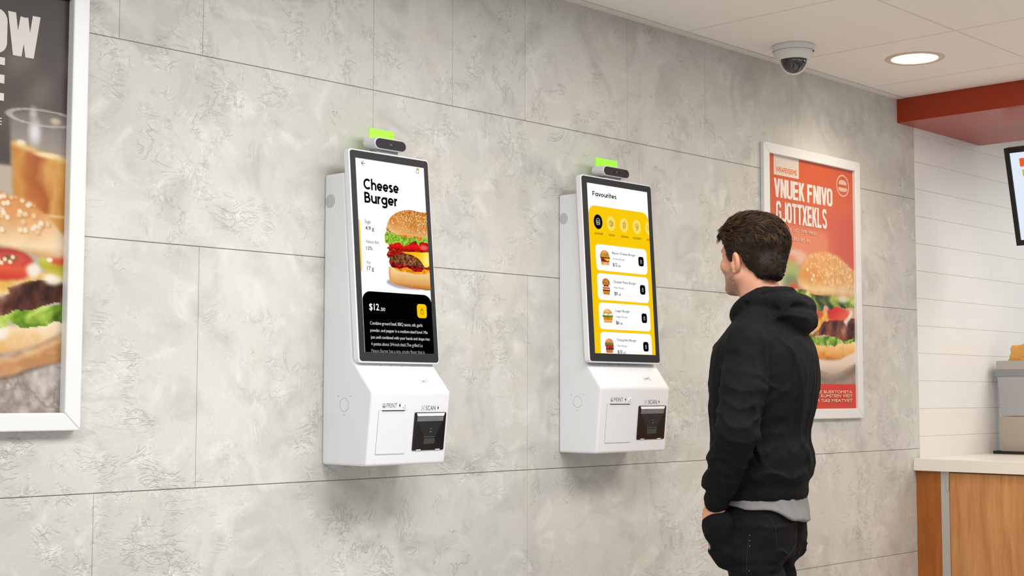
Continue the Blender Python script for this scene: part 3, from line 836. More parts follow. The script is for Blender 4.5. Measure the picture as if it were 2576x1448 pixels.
    # cheese over the patty
    m = P.mask(mm([(.627,.469),(.79,.463),(.881,.463),(1.02,.461),(1.02,.515),(.963,.540),(.917,.534),(.875,.51),(.805,.49),(.724,.479),(.644,.475)]), 0)
    t = (X/W_-.65)/.35; P.put(m, ramp(t, [(0, (248, 170, 20)), (.5, (252, 196, 26)), (.8, (254, 220, 70)), (1, (255, 236, 120))]))
    P.put(m*P.ell(.955*W_, .505*H_, 9, 13, .7), (255, 240, 150), .8, False)
    C = np.where(P.A[..., None] > .02, P.C, 255)
    C = C*np.clip(P.A, 0, 1)[..., None] + 255*(1-np.clip(P.A, 0, 1))[..., None]
    soft = np.where(P.A < .999, 1, 0)
    C = np.where((P.A < .999)[..., None], 255-(255-np.array((168, 164, 176)))*shm[..., None]*.9, C)
    P.A = np.where(P.A > .5, 1.0, 0)+np.where(shm > .03, 1.0, 0)
    a.grid(P.X*S[0], P.Y*S[1], C, np.clip(P.A, 0, 1))
    # dark order panel
    r = .116; rv = .047
    pts = [(0, 1), (0, .688+rv)] + [(r-r*math.cos(math.radians(q)), .688+rv-rv*math.sin(math.radians(q))) for q in range(6, 91, 7)] + \
          [(1-r+r*math.sin(math.radians(q)), .688+rv-rv*math.cos(math.radians(q))) for q in range(0, 90, 7)] + [(1, .688+rv), (1, 1)]
    a.poly(pts, (3, 3, 4))
    a.text('$12', .088, .7500, .228, .7900, (250, 250, 250), .018, .93)
    a.text('.50', .238, .7685, .312, .7860, (245, 245, 245), .008, .95)
    a.poly([(x*S[0], y*S[1]) for x, y in rrect(.777*W_, .738*H_, .921*W_, .812*H_, 9.5)], (252, 202, 10))
    bag_icon(a, .851*W_, .775*H_, 11, 16, 1.15, (30, 28, 20), S)
    G = (222, 222, 222)
    for t, u1, v0, v1, cc in (('Combine ground beef, BBQ sauce, salt, garlic', .849, .842, .864, G), ('powder, and pepper in a medium-sized bowl. Mix', .919, .879, .900, G),
                          ('just until combined with your hands and shape into', .943, .914, .935, G), ('4 patties about 3/4-inch thick.The grilled Le', .830, .948, .970, (200, 200, 200)),
                          ('Pigeon Burger has a nice, smoky flavor that is', .855, .9825, 1.005, (150, 150, 150))):
        a.text(t, .087, v0, u1, v1, cc, .0, .92, vmax=.9995)

YEL = (250, 202, 12)
def ui_list(a, mw, mh):
    S = (1/mw, 1/mh); W_, H_ = mw, mh
    a.rect(0, 0, 1, 1, (255, 255, 255))
    heading(a, 'Favourites', .080, .0435, .470, .0735, BK, .24)
    r = .104; rv = .058
    pts = [(0, 1), (0, .131+rv)] + [(r-r*math.cos(math.radians(q)), .131+rv-rv*math.sin(math.radians(q))) for q in range(6, 91, 7)] + \
          [(1-r+r*math.sin(math.radians(q)), .131+rv-rv*math.cos(math.radians(q))) for q in range(0, 90, 7)] + [(1, .131+rv), (1, 1)]
    a.poly(pts, YEL)
    cx = [.149, .360, .574, .789, 1.005]; ry = .0438; rx = .0705
    for i, c in enumerate(cx):
        if c > .95: a.poly([(c-rx*math.sin(math.radians(q)) if c-rx*math.sin(math.radians(q)) < 1 else 1, .2255-ry*math.cos(math.radians(q))) for q in range(2, 179, 8)] , (252, 222, 100))
        else: a.ell(c, .2255, rx, ry, BK if i == 0 else (252, 222, 100))
    y = .2255*H_
    # burger icon
    x = cx[0]*W_; wc = (240, 240, 240)
    artline(a, arcpts(x, y-3, 9, 8, 180, 360) + [(x-9, y-3)], 1.3, wc, S)
    artline(a, [(x-10, y+1.5), (x+10, y+1.5)], 1.2, wc, S); artline(a, [(x-9, y+4.5), (x+9, y+4.5)], 1.2, wc, S)
    artline(a, [(x-8.5, y+5), (x-7, y+9.5), (x+7, y+9.5), (x+8.5, y+5)], 1.3, wc, S); artline(a, [(x-10, y-2.5), (x-10.5, y+1.5)], 1.2, wc, S)
    dk = (60, 42, 10)
    x = cx[1]*W_
    artline(a, arcpts(x, y, 9.5, 10, -40, 285, 22), 1.3, dk, S); artline(a, [(x+7.5, y-6.5), (x, y), (x+2, y-10)], 1.2, dk, S)
    for q in ((-4, -3), (-3, 4), (4, 4), (5, 0), (0, 8)): artline(a, arcpts(x+q[0], y+q[1], 1.7, 1.7, 0, 360, 8), .9, dk, S)
    x = cx[2]*W_
    artline(a, [(x-6, y-4), (x-5, y+10.5), (x+5, y+10.5), (x+6, y-4)], 1.3, dk, S); artline(a, [(x-7.5, y-4), (x+7.5, y-4)], 1.3, dk, S)
    artline(a, [(x-6, y-5), (x-4, y-8.5), (x+4, y-8.5), (x+6, y-5)], 1.2, dk, S); artline(a, [(x+1, y-8), (x+2, y-13), (x+5, y-14)], 1.1, dk, S)
    artline(a, [(x-5.5, y+1.5), (x+5.5, y+1.5)], 1.1, dk, S); artline(a, [(x-5.3, y+5.5), (x+5.3, y+5.5)], 1.1, dk, S)
    x = cx[3]*W_
    artline(a, [(x-6, y-1), (x-7.5, y-4), (x-3, y-9.5), (x, y-11), (x+3, y-9.5), (x+7.5, y-4), (x+6, y-1)], 1.3, dk, S)
    artline(a, [(x-6, y-1), (x+6, y-1), (x, y+12)], 1.3, dk, S, True); artline(a, [(x-3.5, y+3), (x+3.5, y+3)], 1, dk, S); artline(a, [(x-1.5, y+7), (x+2, y+6)], 1, dk, S)
    x = .985*W_
    artline(a, [(x-1, y-8), (x-5, y-4), (x-2, y-2), (x-2, y+8)], 1.2, dk, S)
    for t, u0, u1 in (('BURGER', .081, .213), ('PIZZA', .311, .408), ('DRINKS', .511, .634), ('DESSERT', .712, .862)):
        a.text(t, u0, .2905, u1, .3025, (40, 30, 8), .018, 1.1)
    a.text('SNA', .942, .2905, 1.018, .3025, (40, 30, 8), .018, 1.1, umax=.9995)
    cards = [(.359, .514, 'Bacon Cheese Burger', 'Cheese Burger', '$12', '.99', .736, .551, 'a'),
             (.531, .687, 'Double Patty Burger', 'Meat Burger', '$9', '.99', .717, .517, 'b'),
             (.703, .859, 'Luger Burger', 'Veggie Burger', '$6', '.99', .584, .545, 'c'),
             (.875, 1.06, 'Chargrilled Burger', 'Meat Burger', '$10', '.50', .672, .515, 'd')]
    for i, (v0, v1, t, s_, p, c_, u1, us, kd) in enumerate(cards):
        if v1 < 1:
            a.poly([(x*S[0], y*S[1]) for x, y in rrect(.0795*W_, v0*H_, .926*W_, v1*H_, 15)], (255, 255, 255))
        else:
            q = [(x*S[0], y*S[1]) for x, y in rrect(.0795*W_, v0*H_, .926*W_, v1*H_, 15)]
            a.poly(clip(q, 1, 1.0), (255, 255, 255))
        hb_ = dict(a=(.139, .030, .166, .093), b=(.146, .027, .146, .100), c=(.133, .034, .171, .086), d=(.140, .037, .157, .087))[kd]
        burger_small(a, hb_[0]*W_, (v0+hb_[1])*H_, hb_[2]*W_, hb_[3]*H_, kd, S[0], S[1], 5+i)
        a.text(t, .346, v0+.0360, u1, v0+.0545, BK, .006, .95)
        a.text(s_, .346, v0+.0720, us, v0+.0865, (96, 96, 100), -.002, .95)
        dp = dict(a=.073, b=.053, c=.053, d=.078)[kd]
        a.text(p, .346, v0+.1030, .346+dp, v0+.1270, BK, .022, .93, vmax=.9995)
        a.text(c_, .346+dp+.006, v0+.1130, .346+dp+.053, v0+.1255, BK, .012, .95, vmax=.9995)
        a.poly([(x*S[0], y*S[1]) for x, y in rrect(.777*W_, (v0+.0485)*H_, .868*W_, (v0+.1065)*H_, 8.5)], BK)
        bag_icon(a, .8225*W_, (v0+.0775)*H_, 8, 11.5, 1.0, (235, 235, 235), S)

def kiosk(label, cx, zb, W, top, crease, foot, slant, ytop, scr, disp, ui):
    """wall kiosk; y measured out from the wall (negative), z from the foot of the housing"""
    K = thing('self_service_kiosk', label, 'self-service kiosk', (cx, 0, zb), 0, 'ordering kiosks on the stone wall')
    (yc, zc), (yf, _), (ys, zs) = crease, foot, slant
    (sx0, sx1, syt, szt, syb, szb) = scr
    th = .021
    # housing: side profile swept across
    prof = [(-.001, 0), (-yf, 0), (-yc, zc), (-ys, zs), (-(ys-.012), zs+.010), (-ytop, top), (-.001, top)]
    bm = bmesh.new(); add_prism(bm, [(-W/2, y, z) for y, z in prof], (W, 0, 0))
    hs = link('housing', bm_mesh(bm), KB, K)
    bevel(hs, .0065, 3, 25)
    # screen slab: local frame along the tilted glass
    T = Vector((0, -syt, szt)); B = Vector((0, -syb, szb)); dn = (B-T); Ls = dn.length; dn.normalize()
    out = Vector((1, 0, 0)).cross(dn)
    if out.y > 0: out = -out
    def sp(x, d, o): return (Vector((x, 0, 0)) + T + dn*d + out*o)
    bm = bmesh.new()
    add_prism(bm, [sp(x, d, -th) for x, d in rrect(sx0-cx, 0, sx1-cx, Ls, .011)], out*th)
    fr = bevel(link('screen_frame', bm_mesh(bm), mat('kiosk_frame_white', L3(228, 228, 230), .35), K), .0022, 2)
    bm = bmesh.new()
    add_prism(bm, [sp(x, d, .0) for x, d in rrect(sx0-cx+.0042, .0045, sx1-cx-.0042, Ls-.0045, .0085)], out*.0014)
    gl = link('bezel_glass', bm_mesh(bm), KGL, fr)
    dx0, dx1, d0, d1 = disp
    dx0 -= cx; dx1 -= cx
    a = Art(lambda u, v, l: tuple(sp(dx0+(dx1-dx0)*u, Ls*(d0+(d1-d0)*v), .0015+l)), .00006)
    a.asp = Ls*(d1-d0)/(dx1-dx0)
    ui(a, (dx1-dx0)*1000, Ls*(d1-d0)*1000)
    a.build('display', SCRM, fr)
    # mounting boss between screen and housing
    bm = bmesh.new(); add_box(bm, -W*.3, W*.3, -(ytop+.004), -.04, top-.03, top+.010)
    # sensor bar on top
    k = W/.290
    bx = .0592*(.62*k+.38); bh = .0165; zc_ = szt+.035*(.6*k+.4) if False else None
    zbar = szt + .0245; yb_ = .112
    bm = bmesh.new()
    st = []
    for i in range(13): q = math.radians(90+180*i/12); st.append((-bx+bh+bh*math.cos(q), zbar+bh*math.sin(q)))
    for i in range(13): q = math.radians(-90+180*i/12); st.append((bx-bh+bh*math.cos(q), zbar+bh*math.sin(q)))
    xo = (sx0+sx1)/2-cx + SHX
    add_prism(bm, [(x+xo, -yb_, z) for x, z in st], (0, .052, .004))
    bar = bevel(link('sensor_bar', bm_mesh(bm), mat('sensor_bar_silver', L3(214, 214, 216), .3, .1), K), .0030, 3)
    bm = bmesh.new()
    st2 = [((x)*(bx-.0026)/bx+xo, (z-zbar)*(bh-.0026)/bh+zbar) for x, z in st]
    add_prism(bm, [(x, -yb_-.0009, z) for x, z in st2], (0, .004, 0))
    link('sensor_face', bm_mesh(bm), KGL, bar)
    for s in (-1, 1):
        bm = bmesh.new()
        add_prism(bm, [(xo+s*.0125+x, -yb_-.0014, zbar+z) for x, z in rrect(-.0015, -.0045, .0015, .0045, .0014, 3)], (0, .0012, 0))
        link('lens', bm_mesh(bm), mat('lens_black', L3(12, 12, 14), .1, coat=1), bar)
    bm = bmesh.new(); add_prism(bm, [(x, -yb_-.0011, z) for x, z in [(xo-.004, zbar-.002), (xo+.004, zbar-.002), (xo+.004, zbar+.002), (xo-.004, zbar+.002)]], (0, .001, 0))
    link('indicator', bm_mesh(bm), mat('indicator_grey', L3(84, 84, 84), .4), bar)
    box_obj('bar_bracket', xo-.040, xo+.040, -.098, -.066, szt-.012, zbar-bh+.006, mat('bracket_grey', L3(150, 150, 150), .5), bar, .001)
    # green status plate standing behind the bar
    gw = .0455*(.85*k+.15); gz = zbar + .0505
    bm = bmesh.new(); add_box(bm, xo+.002-gw+.010, xo+gw+.012, -.0600, -.0570, zbar-.010, gz)
    link('status_light', bm_mesh(bm), GRN, K)
    # ---- details. front face mapping: fu across, fv up; lift outwards
    F0 = Vector((-W/2, -yf, 0)); FU = Vector((W, 0, 0)); FV = Vector((0, -(yc-yf), zc)); FN = FU.cross(FV).normalized()
    if FN.y > 0: FN = -FN
    fp = lambda u, v, l=0: tuple(F0 + FU*u + FV*v + FN*l)
    S0 = Vector((-W/2, -yc, zc)); SV = Vector((0, (yc-ys), zs-zc)); SN = FU.cross(SV).normalized()
    if SN.z < 0: SN = -SN
    spp = lambda u, v, l=0: tuple(S0 + FU*u + SV*v + SN*l)
    h_ = FV.length
    def plate(name, u0, v0, u1, v1, r, lift, m, par, base=0.0, f=fp):
        pts = [(x/W, y/h_) for x, y in rrect(u0*W, v0*h_, u1*W, v1*h_, r)]
        bm = bmesh.new(); add_prism(bm, [f(u, v, base) for u, v in pts], (FN if f is fp else SN)*(lift-base))
        return link(name, bm_mesh(bm), m, par)
    d1_ = plate('printer_door', .102, .165, .459, .748, .002, .0010, KD, K, -.002)
    plate('door_gap', .0995, .1615, .4615, .7515, .0025, .00025, KGAP, d1_, -.002)
    plate('lower_lip', .102, .158, .459, .170, .0008, .0016, mat('lip_shade', L3(206, 206, 206), .5), d1_, 0)
    sl = plate('paper_slot', .137, .738, .420, .752, .0006, .0014, mat('slot_black', L3(30, 30, 30), .6), d1_, 0)
    plate('slot_lip', .137, .724, .420, .737, .0006, .0018, mat('lip_white', L3(246, 246, 246), .4), d1_, 0)
    sc = plate('scanner', .551, .195, .958, .720, .0035, .0022, KBLK, K, -.002)
    q = lambda u, v: (.551+.407*u, .720-.525*v)
    def sq(name, pts, m, l=.0026):
        bm = bmesh.new(); add_prism(bm, [fp(*q(u, v), .0020) for u, v in pts], FN*(l-.0020)); return link(name, bm_mesh(bm), m, sc)
    sq('light_strip', [(.06, .022), (.955, .018), (.925, .095), (.09, .098)], mat('strip_white', L3(238, 238, 238), .4, emit=(1, 1, 1), estr=.08))
    sq('reading_window', [(.085, .112), (.925, .108), (.915, .232), (.085, .238)], mat('window_grey', L3(112, 112, 112), .3))
    sq('inner_panel', [(.10, .25), (.90, .25), (.70, .62), (.34, .63)], mat('panel_dark', L3(40, 40, 40), .3), .0024)
    sq('inner_bar', [(.335, .640), (.70, .635), (.70, .655), (.335, .662)], mat('bar_dark', L3(86, 88, 86), .35))
    sq('inner_label', [(.345, .69), (.69, .685), (.69, .83), (.345, .84)], mat('label_dark', L3(62, 63, 62), .35), .0025)
    for u0 in (.12, .73): sq('clip', [(u0, .978), (u0+.15, .975), (u0+.14, 1.0), (u0+.01, 1.003)], mat('clip_white', L3(222, 222, 222), .5))
    # keyhole mark on the scanner
    aa = Art(lambda u, v, l: fp(*q(u, v), .0024+l), .00015); S_ = (1/(W*.407*1000), 1/(h_*.525*1000)); mx_, my_ = W*.407*1000, h_*.525*1000
    aa.ell(.535, .475, .055, .075, (34, 34, 34), n=24)
    artline(aa, arcpts(.535*mx_, .490*my_, 3.0, 3.4, -10, 190), 1.0, (150, 150, 148), S_)
    for u in (.515, .555): aa.ell(u, .432, .010, .010, (150, 150, 148), n=10)
    aa.build('scanner_mark', VC, sc)
    # printed words on the front
    mu, mv = W*1000, h_*1000; S_ = (1/mu, 1/mv)
    a = Art(lambda u, v, l: fp(u, 1-v, .0001+l), .00008)
    g = (104, 104, 104)
    a.text('PRINT', .192, 1-.848, .322, 1-.786, g, .0, 1.0)
    x0 = .161*mu; y0 = (1-.816)*mv
    artline(a, [(x0-4.6, y0-2), (x0+4.6, y0-2), (x0+5.4, y0+3), (x0-5.4, y0+3)], .8, g, S_, True); artline(a, [(x0-3.2, y0-2.4), (x0-3.2, y0-5.6), (x0+3.2, y0-5.6), (x0+3.2, y0-2.4)], .8, g, S_)
    artline(a, [(x0-3.4, y0+1.5), (x0+3.4, y0+1.5), (x0+3.4, y0+5.8), (x0-3.4, y0+5.8)], .8, g, S_, True); artline(a, [(x0-3.4, y0+3.7), (x0+3.4, y0+3.7)], .7, g, S_)
    def arrow(cx_, cy_):
        a.poly([((cx_*mu+x)*S_[0], (cy_*mv+y)*S_[1]) for x, y in ((-2.9, -.9), (0, -3.2), (2.9, -.9), (0, 5.4))], (14, 14, 14))
        for yy in (-4.4, -5.6): a.rect((cx_*mu-1.5)*S_[0], (cy_*mv+yy-.35)*S_[1], (cx_*mu+1.5)*S_[0], (cy_*mv+yy+.35)*S_[1], (120, 120, 120))
    arrow(.355, 1-.818); a.build('print_label', VC, K)
    a = Art(lambda u, v, l: fp(u, 1-v, .0001+l), .00008)
    arrow(.850, 1-.780)
    a.text('SCAN', .688, 1-.812, .816, 1-.748, g, .0, 1.0)
    x0 = .652*mu; y0 = (1-.780)*mv
    for sx_ in (-1, 1):
        for sy_ in (-1, 1): artline(a, [(x0+sx_*2.2, y0+sy_*5.6), (x0+sx_*4.8, y0+sy_*5.6), (x0+sx_*4.8, y0+sy_*3)], .8, (90, 90, 90), S_)
    artline(a, [(x0-3.6, y0), (x0+3.6, y0)], .9, (60, 60, 60), S_)
    a.build('scan_label', VC, K)
    # round lock beside PRINT
    c = Vector(fp(.415, .816, 0)); M = Matrix.Translation(c) @ FN.to_track_quat('Z', 'Y').to_matrix().to_4x4()
    bm = bmesh.new(); add_lathe(bm, [(0, .0022), (.0058, .0022), (.0066, .0014), (.0066, -.001)], 28); bm.transform(M)
    lk_ = link('lock', bm_mesh(bm), mat('lock_white', L3(244, 244, 244), .35), K)
    bm = bmesh.new(); add_box(bm, -.0009, .0009, -.0028, .0028, .0022, .0027); bm.transform(M @ Matrix.Rotation(-.15, 4, 'Z')); link('keyhole', bm_mesh(bm), INK, lk_)
    # contactless pad on the slope
    L_ = SV.length; sm_ = (W*1000, L_*1000); S_ = (1/sm_[0], 1/sm_[1])
    a = Art(lambda u, v, l: spp(u, 1-v, .0001+l), .00008)
    fr_ = rrect(.605*sm_[0], .39*sm_[1], .855*sm_[0], .80*sm_[1], 4)
    artline(a, fr_, .55, (214, 214, 214), S_, True)
    x0, y0 = .735*sm_[0], .615*sm_[1]
    for s in (-1, 1):
        for rr in (7.5, 10, 12.5): artline(a, arcpts(x0, y0, rr*1.35, rr*1.25, -38 if s > 0 else 142, 38 if s > 0 else 218, 8), 1.1, (188, 188, 188), S_)
    a.text('NFC', (x0-6.8)*S_[0], (y0-3.6)*S_[1], (x0+6.8)*S_[0], (y0+3.6)*S_[1], (168, 168, 168), .02)
    a.build('contactless_mark', VC, K)
    for u in (.305, .437, .57, .70):
        bm = bmesh.new(); add_prism(bm, [spp(u+.006*math.cos(t)*.8, .935+.020*math.sin(t), .0001) for t in [2*PI*i/10 for i in range(10)]], SN*.0004)
        link('vent_hole', bm_mesh(bm), mat('vent_hole_grey', L3(150, 150, 150), .7), K)
    # left side: round cover, pin holes, speaker slots
    xs_ = -W/2; ky = yc/.2097
    bm = bmesh.new(); n = 48; r0, r1 = .0178, .0184; cy_, cz_ = -.0953*ky, .1640
    rings = [[bm.verts.new((xs_-l, cy_+r*math.cos(2*PI*i/n), cz_+r*math.sin(2*PI*i/n))) for i in range(n)] for r, l in ((r0, 0), (r0, .0005), (r1, .0005), (r1, 0))]
    for p_, q_ in zip(rings, rings[1:]):
        for i in range(n): bm.faces.new((p_[i], p_[(i+1) % n], q_[(i+1) % n], q_[i]))
    link('side_cover_ring', bm_mesh(bm), mat('seam_grey', L3(158, 158, 158), .6), K)
    for dy, dz in ((.0270, .0235), (-.0265, .0235), (-.0005, -.0280)):
        bm = bmesh.new(); add_prism(bm, [(xs_-.0002, cy_+dy+.0011*math.cos(t), cz_+dz+.0011*math.sin(t)) for t in [2*PI*i/10 for i in range(10)]], (-.0005, 0, 0))
        link('pin_hole', bm_mesh(bm), mat('pin_hole_dark', L3(110, 110, 110), .7), K)
    bm = bmesh.new()
    for i in range(7):
        o_ = (i-3)/3.2; hgt = .0195*math.sqrt(max(.12, 1-o_*o_*.85)); yy = -.0265*ky + o_*.0190*ky
        add_prism(bm, [(xs_-.0002, yy+y, .7265*(top/.802)+z) for y, z in rrect(-.00075, -hgt, .00075, hgt, .0007, 2)], (-.0005, 0, 0))
    link('speaker_slots', bm_mesh(bm), mat('slot_grey', L3(140, 140, 140), .7), K)
    return K

SHX = -.0035
kiosk('white wall kiosk at the left showing the black and white Cheese Burger page', 2.663, 1.067, .290, .802, (.2097, .1985), (.1865, 0), (.1384, .275), .084,
      (2.5177, 2.8171, .1018, .868, .154, .2775), (2.5399, 2.7962, .0434, .9526), ui_detail)
kiosk('white wall kiosk in front of the man showing the yellow Favourites list', 3.6747, 1.072, .3565, .8395, (.1802, .2095), (.1596, 0), (.1207, .287), .080,
      (3.4807, 3.8475, .1091, .8978, .1456, .2895), (3.5092, 3.822, .0423, .9513), ui_list)
# ================================================================== framed posters
def poster(label, x0, x1, z0, z1, fw, depth, paint, group=None, ink=.85):
    K = thing('framed_poster', label, 'poster', ((x0+x1)/2, 0, (z0+z1)/2), 0, group)
    w, h = (x1-x0)/2, (z1-z0)/2
    FM = mat('poster_frame_white', L3(222, 223, 222), .32, 0, .5)
    bm = bmesh.new()                                     # mitred frame: four lengths
    o = [(-w, -h), (w, -h), (w, h), (-w, h)]; i_ = [(-w+fw, -h+fw), (w-fw, -h+fw), (w-fw, h-fw), (-w+fw, h-fw)]
    for k in range(4):
        j = (k+1) % 4
        add_prism(bm, [(o[k][0], -.0006, o[k][1]), (o[j][0], -.0006, o[j][1]), (i_[j][0], -.0006, i_[j][1]), (i_[k][0], -.0006, i_[k][1])], (0, -depth, 0))
    bevel(link('frame', bm_mesh(bm), FM, K), .003, 2)
    box_obj('backing', -w+fw-.002, w-fw+.002, -.004, -.0008, -h+fw-.002, h-fw+.002, mat('poster_backing', L3(90, 88, 84), .8), K)
    a = Art(lambda u, v, l: (-w+fw+(2*w-2*fw)*u, -.0045-l, h-fw-(2*h-2*fw)*v), .0001)
    a.asp = (h-fw)/(w-fw); a.ink = ink
    paint(a, 2*w-2*fw, 2*h-2*fw)
    a.build('print', mat('poster_print', attr='Col', rough=.38, spec=.25), K)
    return K

def sesame(P, m, rs, n, x0, x1, y0, y1, rx, ry, rot=0.5):
    for _ in range(n):
        x, y = rs.uniform(x0, x1), rs.uniform(y0, y1); r = rs.uniform(-rot, rot)
        P.put(P.ell(x+rx*.5, y+ry*.4, rx*1.1, ry*1.1, .5, r)*m, (196, 130, 74), .5, False)
        P.put(P.ell(x, y, rx, ry, .35, r)*m, (252, 236, 206) if rs.rand() < .75 else (240, 208, 158), .95, False)

def paint_right(a, w, h):
    P = Paint(0, 0, w, h, .0034, (214, 98, 60)); X, Y = P.X/w, P.Y/h; s = lambda p: [(x*w, y*h) for x, y in p]
    n = fbm(X*6, Y*9, 3, 4); n2 = fbm(X*26, Y*40, 8, 4)
    P.C = ramp(Y+.10*(n-.5), [(0, (212, 96, 58)), (.12, (210, 102, 68)), (.26, (214, 114, 86)), (.36, (222, 124, 98)), (.5, (226, 160, 130)), (.7, (214, 190, 166)), (.84, (196, 178, 162)), (1, (168, 156, 146))])
    P.put(sst(.50, .95, X)*sst(.15, .25, Y)*(1-sst(.42, .52, Y)), (202, 84, 76), .60)
    P.put(P.mask(s([(.05, .275), (.674, .277), (.690, .36), (.60, .40), (.05, .42)]), 4, curve=False), (232, 160, 122), .55)
    # blurred cup of fries behind
    P.put(P.ell(.30*w, .395*h, .13*w, .030*h, .5), (232, 196, 178), .9); P.put(P.ell(.24*w, .41*h, .08*w, .022*h, .5), (224, 132, 96), .7)
    P.put(P.mask(s([(.15, .44), (.20, .415), (.33, .42), (.37, .46), (.30, .52), (.20, .53), (.13, .50)]), 3), (170, 190, 118), .9)
    P.put(P.mask(s([(.14, .49), (.30, .47), (.33, .52), (.27, .58), (.15, .60)]), 3), (126, 148, 108), .9); P.put(P.mask(s([(.22, .52), (.31, .50), (.33, .57), (.24, .62)]), 3), (226, 92, 66), .95)
    P.put(P.mask(s([(-.1, .40), (.14, .43), (.13, .62), (-.1, .65)]), 6), (244, 216, 196), .8)
    # table and wrapper
    P.put(sst(.80, .86, Y), (176, 156, 138), 1); P.C *= (1-.10*(n2 > .6)*sst(.82, .86, Y))[..., None]
    P.put(P.mask(s([(.25, .80), (.55, .865), (.729, .878), (.90, .850), (1.05, .80), (1.05, .84), (.8, .89), (.5, .885)]), 3), (116, 100, 88), .75)
    P.put(P.mask(s([(.10, .74), (.50, .79), (.78, .80), (1.05, .75), (1.05, .795), (.879, .836), (.729, .860), (.546, .842), (.25, .80)]), 1), ramp((Y-.76)/.1, [(0, (250, 232, 214)), (.6, (236, 214, 196)), (1, (196, 172, 152))]))
    # bottom bun
    m = P.mask(s([(.15, .70), (.50, .732), (.884, .722), (1.06, .70), (1.06, .752), (.90, .778), (.772, .799), (.548, .797), (.25, .76)]), 1)
    P.put(m, ramp((Y-.72)/.08+.5*(n2-.5), [(0, (252, 226, 176)), (.4, (246, 196, 118)), (.8, (228, 150, 66)), (1, (196, 108, 40))]))
    # chopped lettuce
    P.put(P.mask(s([(.2, .69), (.487, .70), (.60, .706), (.884, .700), (1.06, .68), (1.06, .715), (.884, .732), (.62, .742), (.45, .73), (.2, .72)]), 0, .014, .03, 3), ramp(fbm(X*30, Y*44, 5, 3), [(.25, (70, 110, 30)), (.5, (150, 186, 66)), (.75, (214, 226, 140))]))
    # cheese and patty
    P.put(P.mask(s([(.15, .62), (.55, .60), (.70, .62), (.62, .66), (.56, .70), (.50, .665), (.45, .70), (.15, .69)]), 1), ramp(n2, [(.3, (226, 150, 50)), (.6, (246, 196, 96)), (.8, (252, 224, 150))]))
    m = P.mask(s([(.48, .708), (.56, .68), (.60, .655), (.672, .640), (.80, .632), (.889, .624), (1.06, .625), (1.06, .692), (.92, .715), (.803, .716), (.66, .705)]), 0, .012, .05, 9)
    P.put(m, ramp(fbm(X*16+Y*6, Y*22, 12, 4), [(.25, (60, 26, 20)), (.45, (112, 58, 44)), (.62, (150, 88, 68)), (.8, (206, 150, 124))]))
    # tomato, sauce
    P.put(P.mask(s([(.40, .57), (.56, .60), (.62, .615), (.55, .64), (.42, .625)]), 1), (206, 92, 60))
    P.put(P.mask(s([(.668, .600), (.72, .585), (.809, .581), (.90, .590), (.93, .605), (.90, .628), (.875, .634), (.70, .637), (.675, .62)]), 1), ramp(X*1.0+Y*2, [(1.84, (190, 34, 26)), (2.0, (222, 62, 44)), (2.1, (236, 96, 70))]))
    P.put(P.mask(s([(.86, .638), (.90, .628), (.95, .600), (.95, .588), (.97, .595), (.96, .62), (.91, .645), (.90, .66), (.885, .65)]), 1), (250, 242, 232), .95)
    # leaf layer
    P.put(P.mask(s([(.28, .52), (.406, .524), (.62, .534), (1.06, .525), (1.06, .57), (.93, .575), (.86, .585), (.78, .580), (.70, .588), (.64, .575), (.60, .600), (.557, .600), (.50, .575), (.44, .575), (.353, .560)]), 0, .016, .05, 6),
          ramp(fbm(X*13+.4*np.sin(Y*60), Y*17, 15, 4), [(.25, (40, 58, 34)), (.42, (98, 120, 50)), (.58, (170, 186, 84)), (.75, (226, 226, 156))]))
    P.put(P.ell(.86*w, .545*h, .07*w, .016*h, .5), (246, 238, 220), .8)
    # top bun
    m = P.mask(s([(.325, .479), (.345, .450), (.409, .405), (.51, .372), (.638, .357), (.76, .364), (.86, .385), (.95, .412), (1.06, .445), (1.06, .528), (.80, .535), (.60, .538), (.47, .530), (.38, .515), (.335, .500)]), 1)
    d = (Y-.36)/.18; c = ramp(d, [(0, (232, 168, 104)), (.35, (236, 180, 116)), (.6, (236, 178, 108)), (.85, (246, 212, 160)), (1, (226, 170, 110))])
    c = c*(1-.12*sst(.1, .35, np.abs(X-.58)))[..., None]+(sst(.1, .3, X-.62)*18)[..., None]
    P.put(m, c*(.93+.14*n2)[..., None]); rs = np.random.RandomState(4)
    P.put(P.ell(.50*w, .46*h, .12*w, .035*h, .7)*m, (224, 140, 62), .55)
    for _ in range(240):
        x, y = rs.uniform(.45, 1.0), rs.uniform(.365, .50)
        P.put(P.ell(x*w, y*h, .009*w, .0055*h, .4, rs.uniform(0, 3))*m, (250, 226, 184) if rs.rand() < .6 else (222, 158, 96), .5, False)
    for x, y in ((.44, .440), (.51, .462), (.49, .478)): P.put(P.ell(x*w, y*h, .010*w, .0065*h, .3), (255, 246, 230), 1, False)
    # red band
    P.put((Y > .898).astype(float), ramp(n, [(.3, (214, 76, 58)), (.7, (220, 66, 60))]))
    P.put((X < 9)*(1-sst(.0, .05, X))*.0, (0, 0, 0))
    a.grid(P.X/w, P.Y/h, P.C)
    CR = (236, 226, 218)
    a.rect(.073, 0, .354, .0785, (224, 212, 200))
    a.text('WRAFEXEKME', .095, .0455, .330, .0665, (226, 128, 62), .03, .9)
    headline(a, 'VNUEK FNIVO', .076, .0920, .744, .1670, CR, .185)
    headline(a, 'GJOTTXEKLS', .092, .1820, .672, .2640, CR, .185)
    for k, (u0, u1) in enumerate(((.10, .26), (.28, .34), (.36, .43), (.45, .552))): a.text(('CEKOT', 'UO', 'JUOE', 'VEKEU')[k], u0, .2830, u1, .2960, (238, 200, 182), .03, .95)
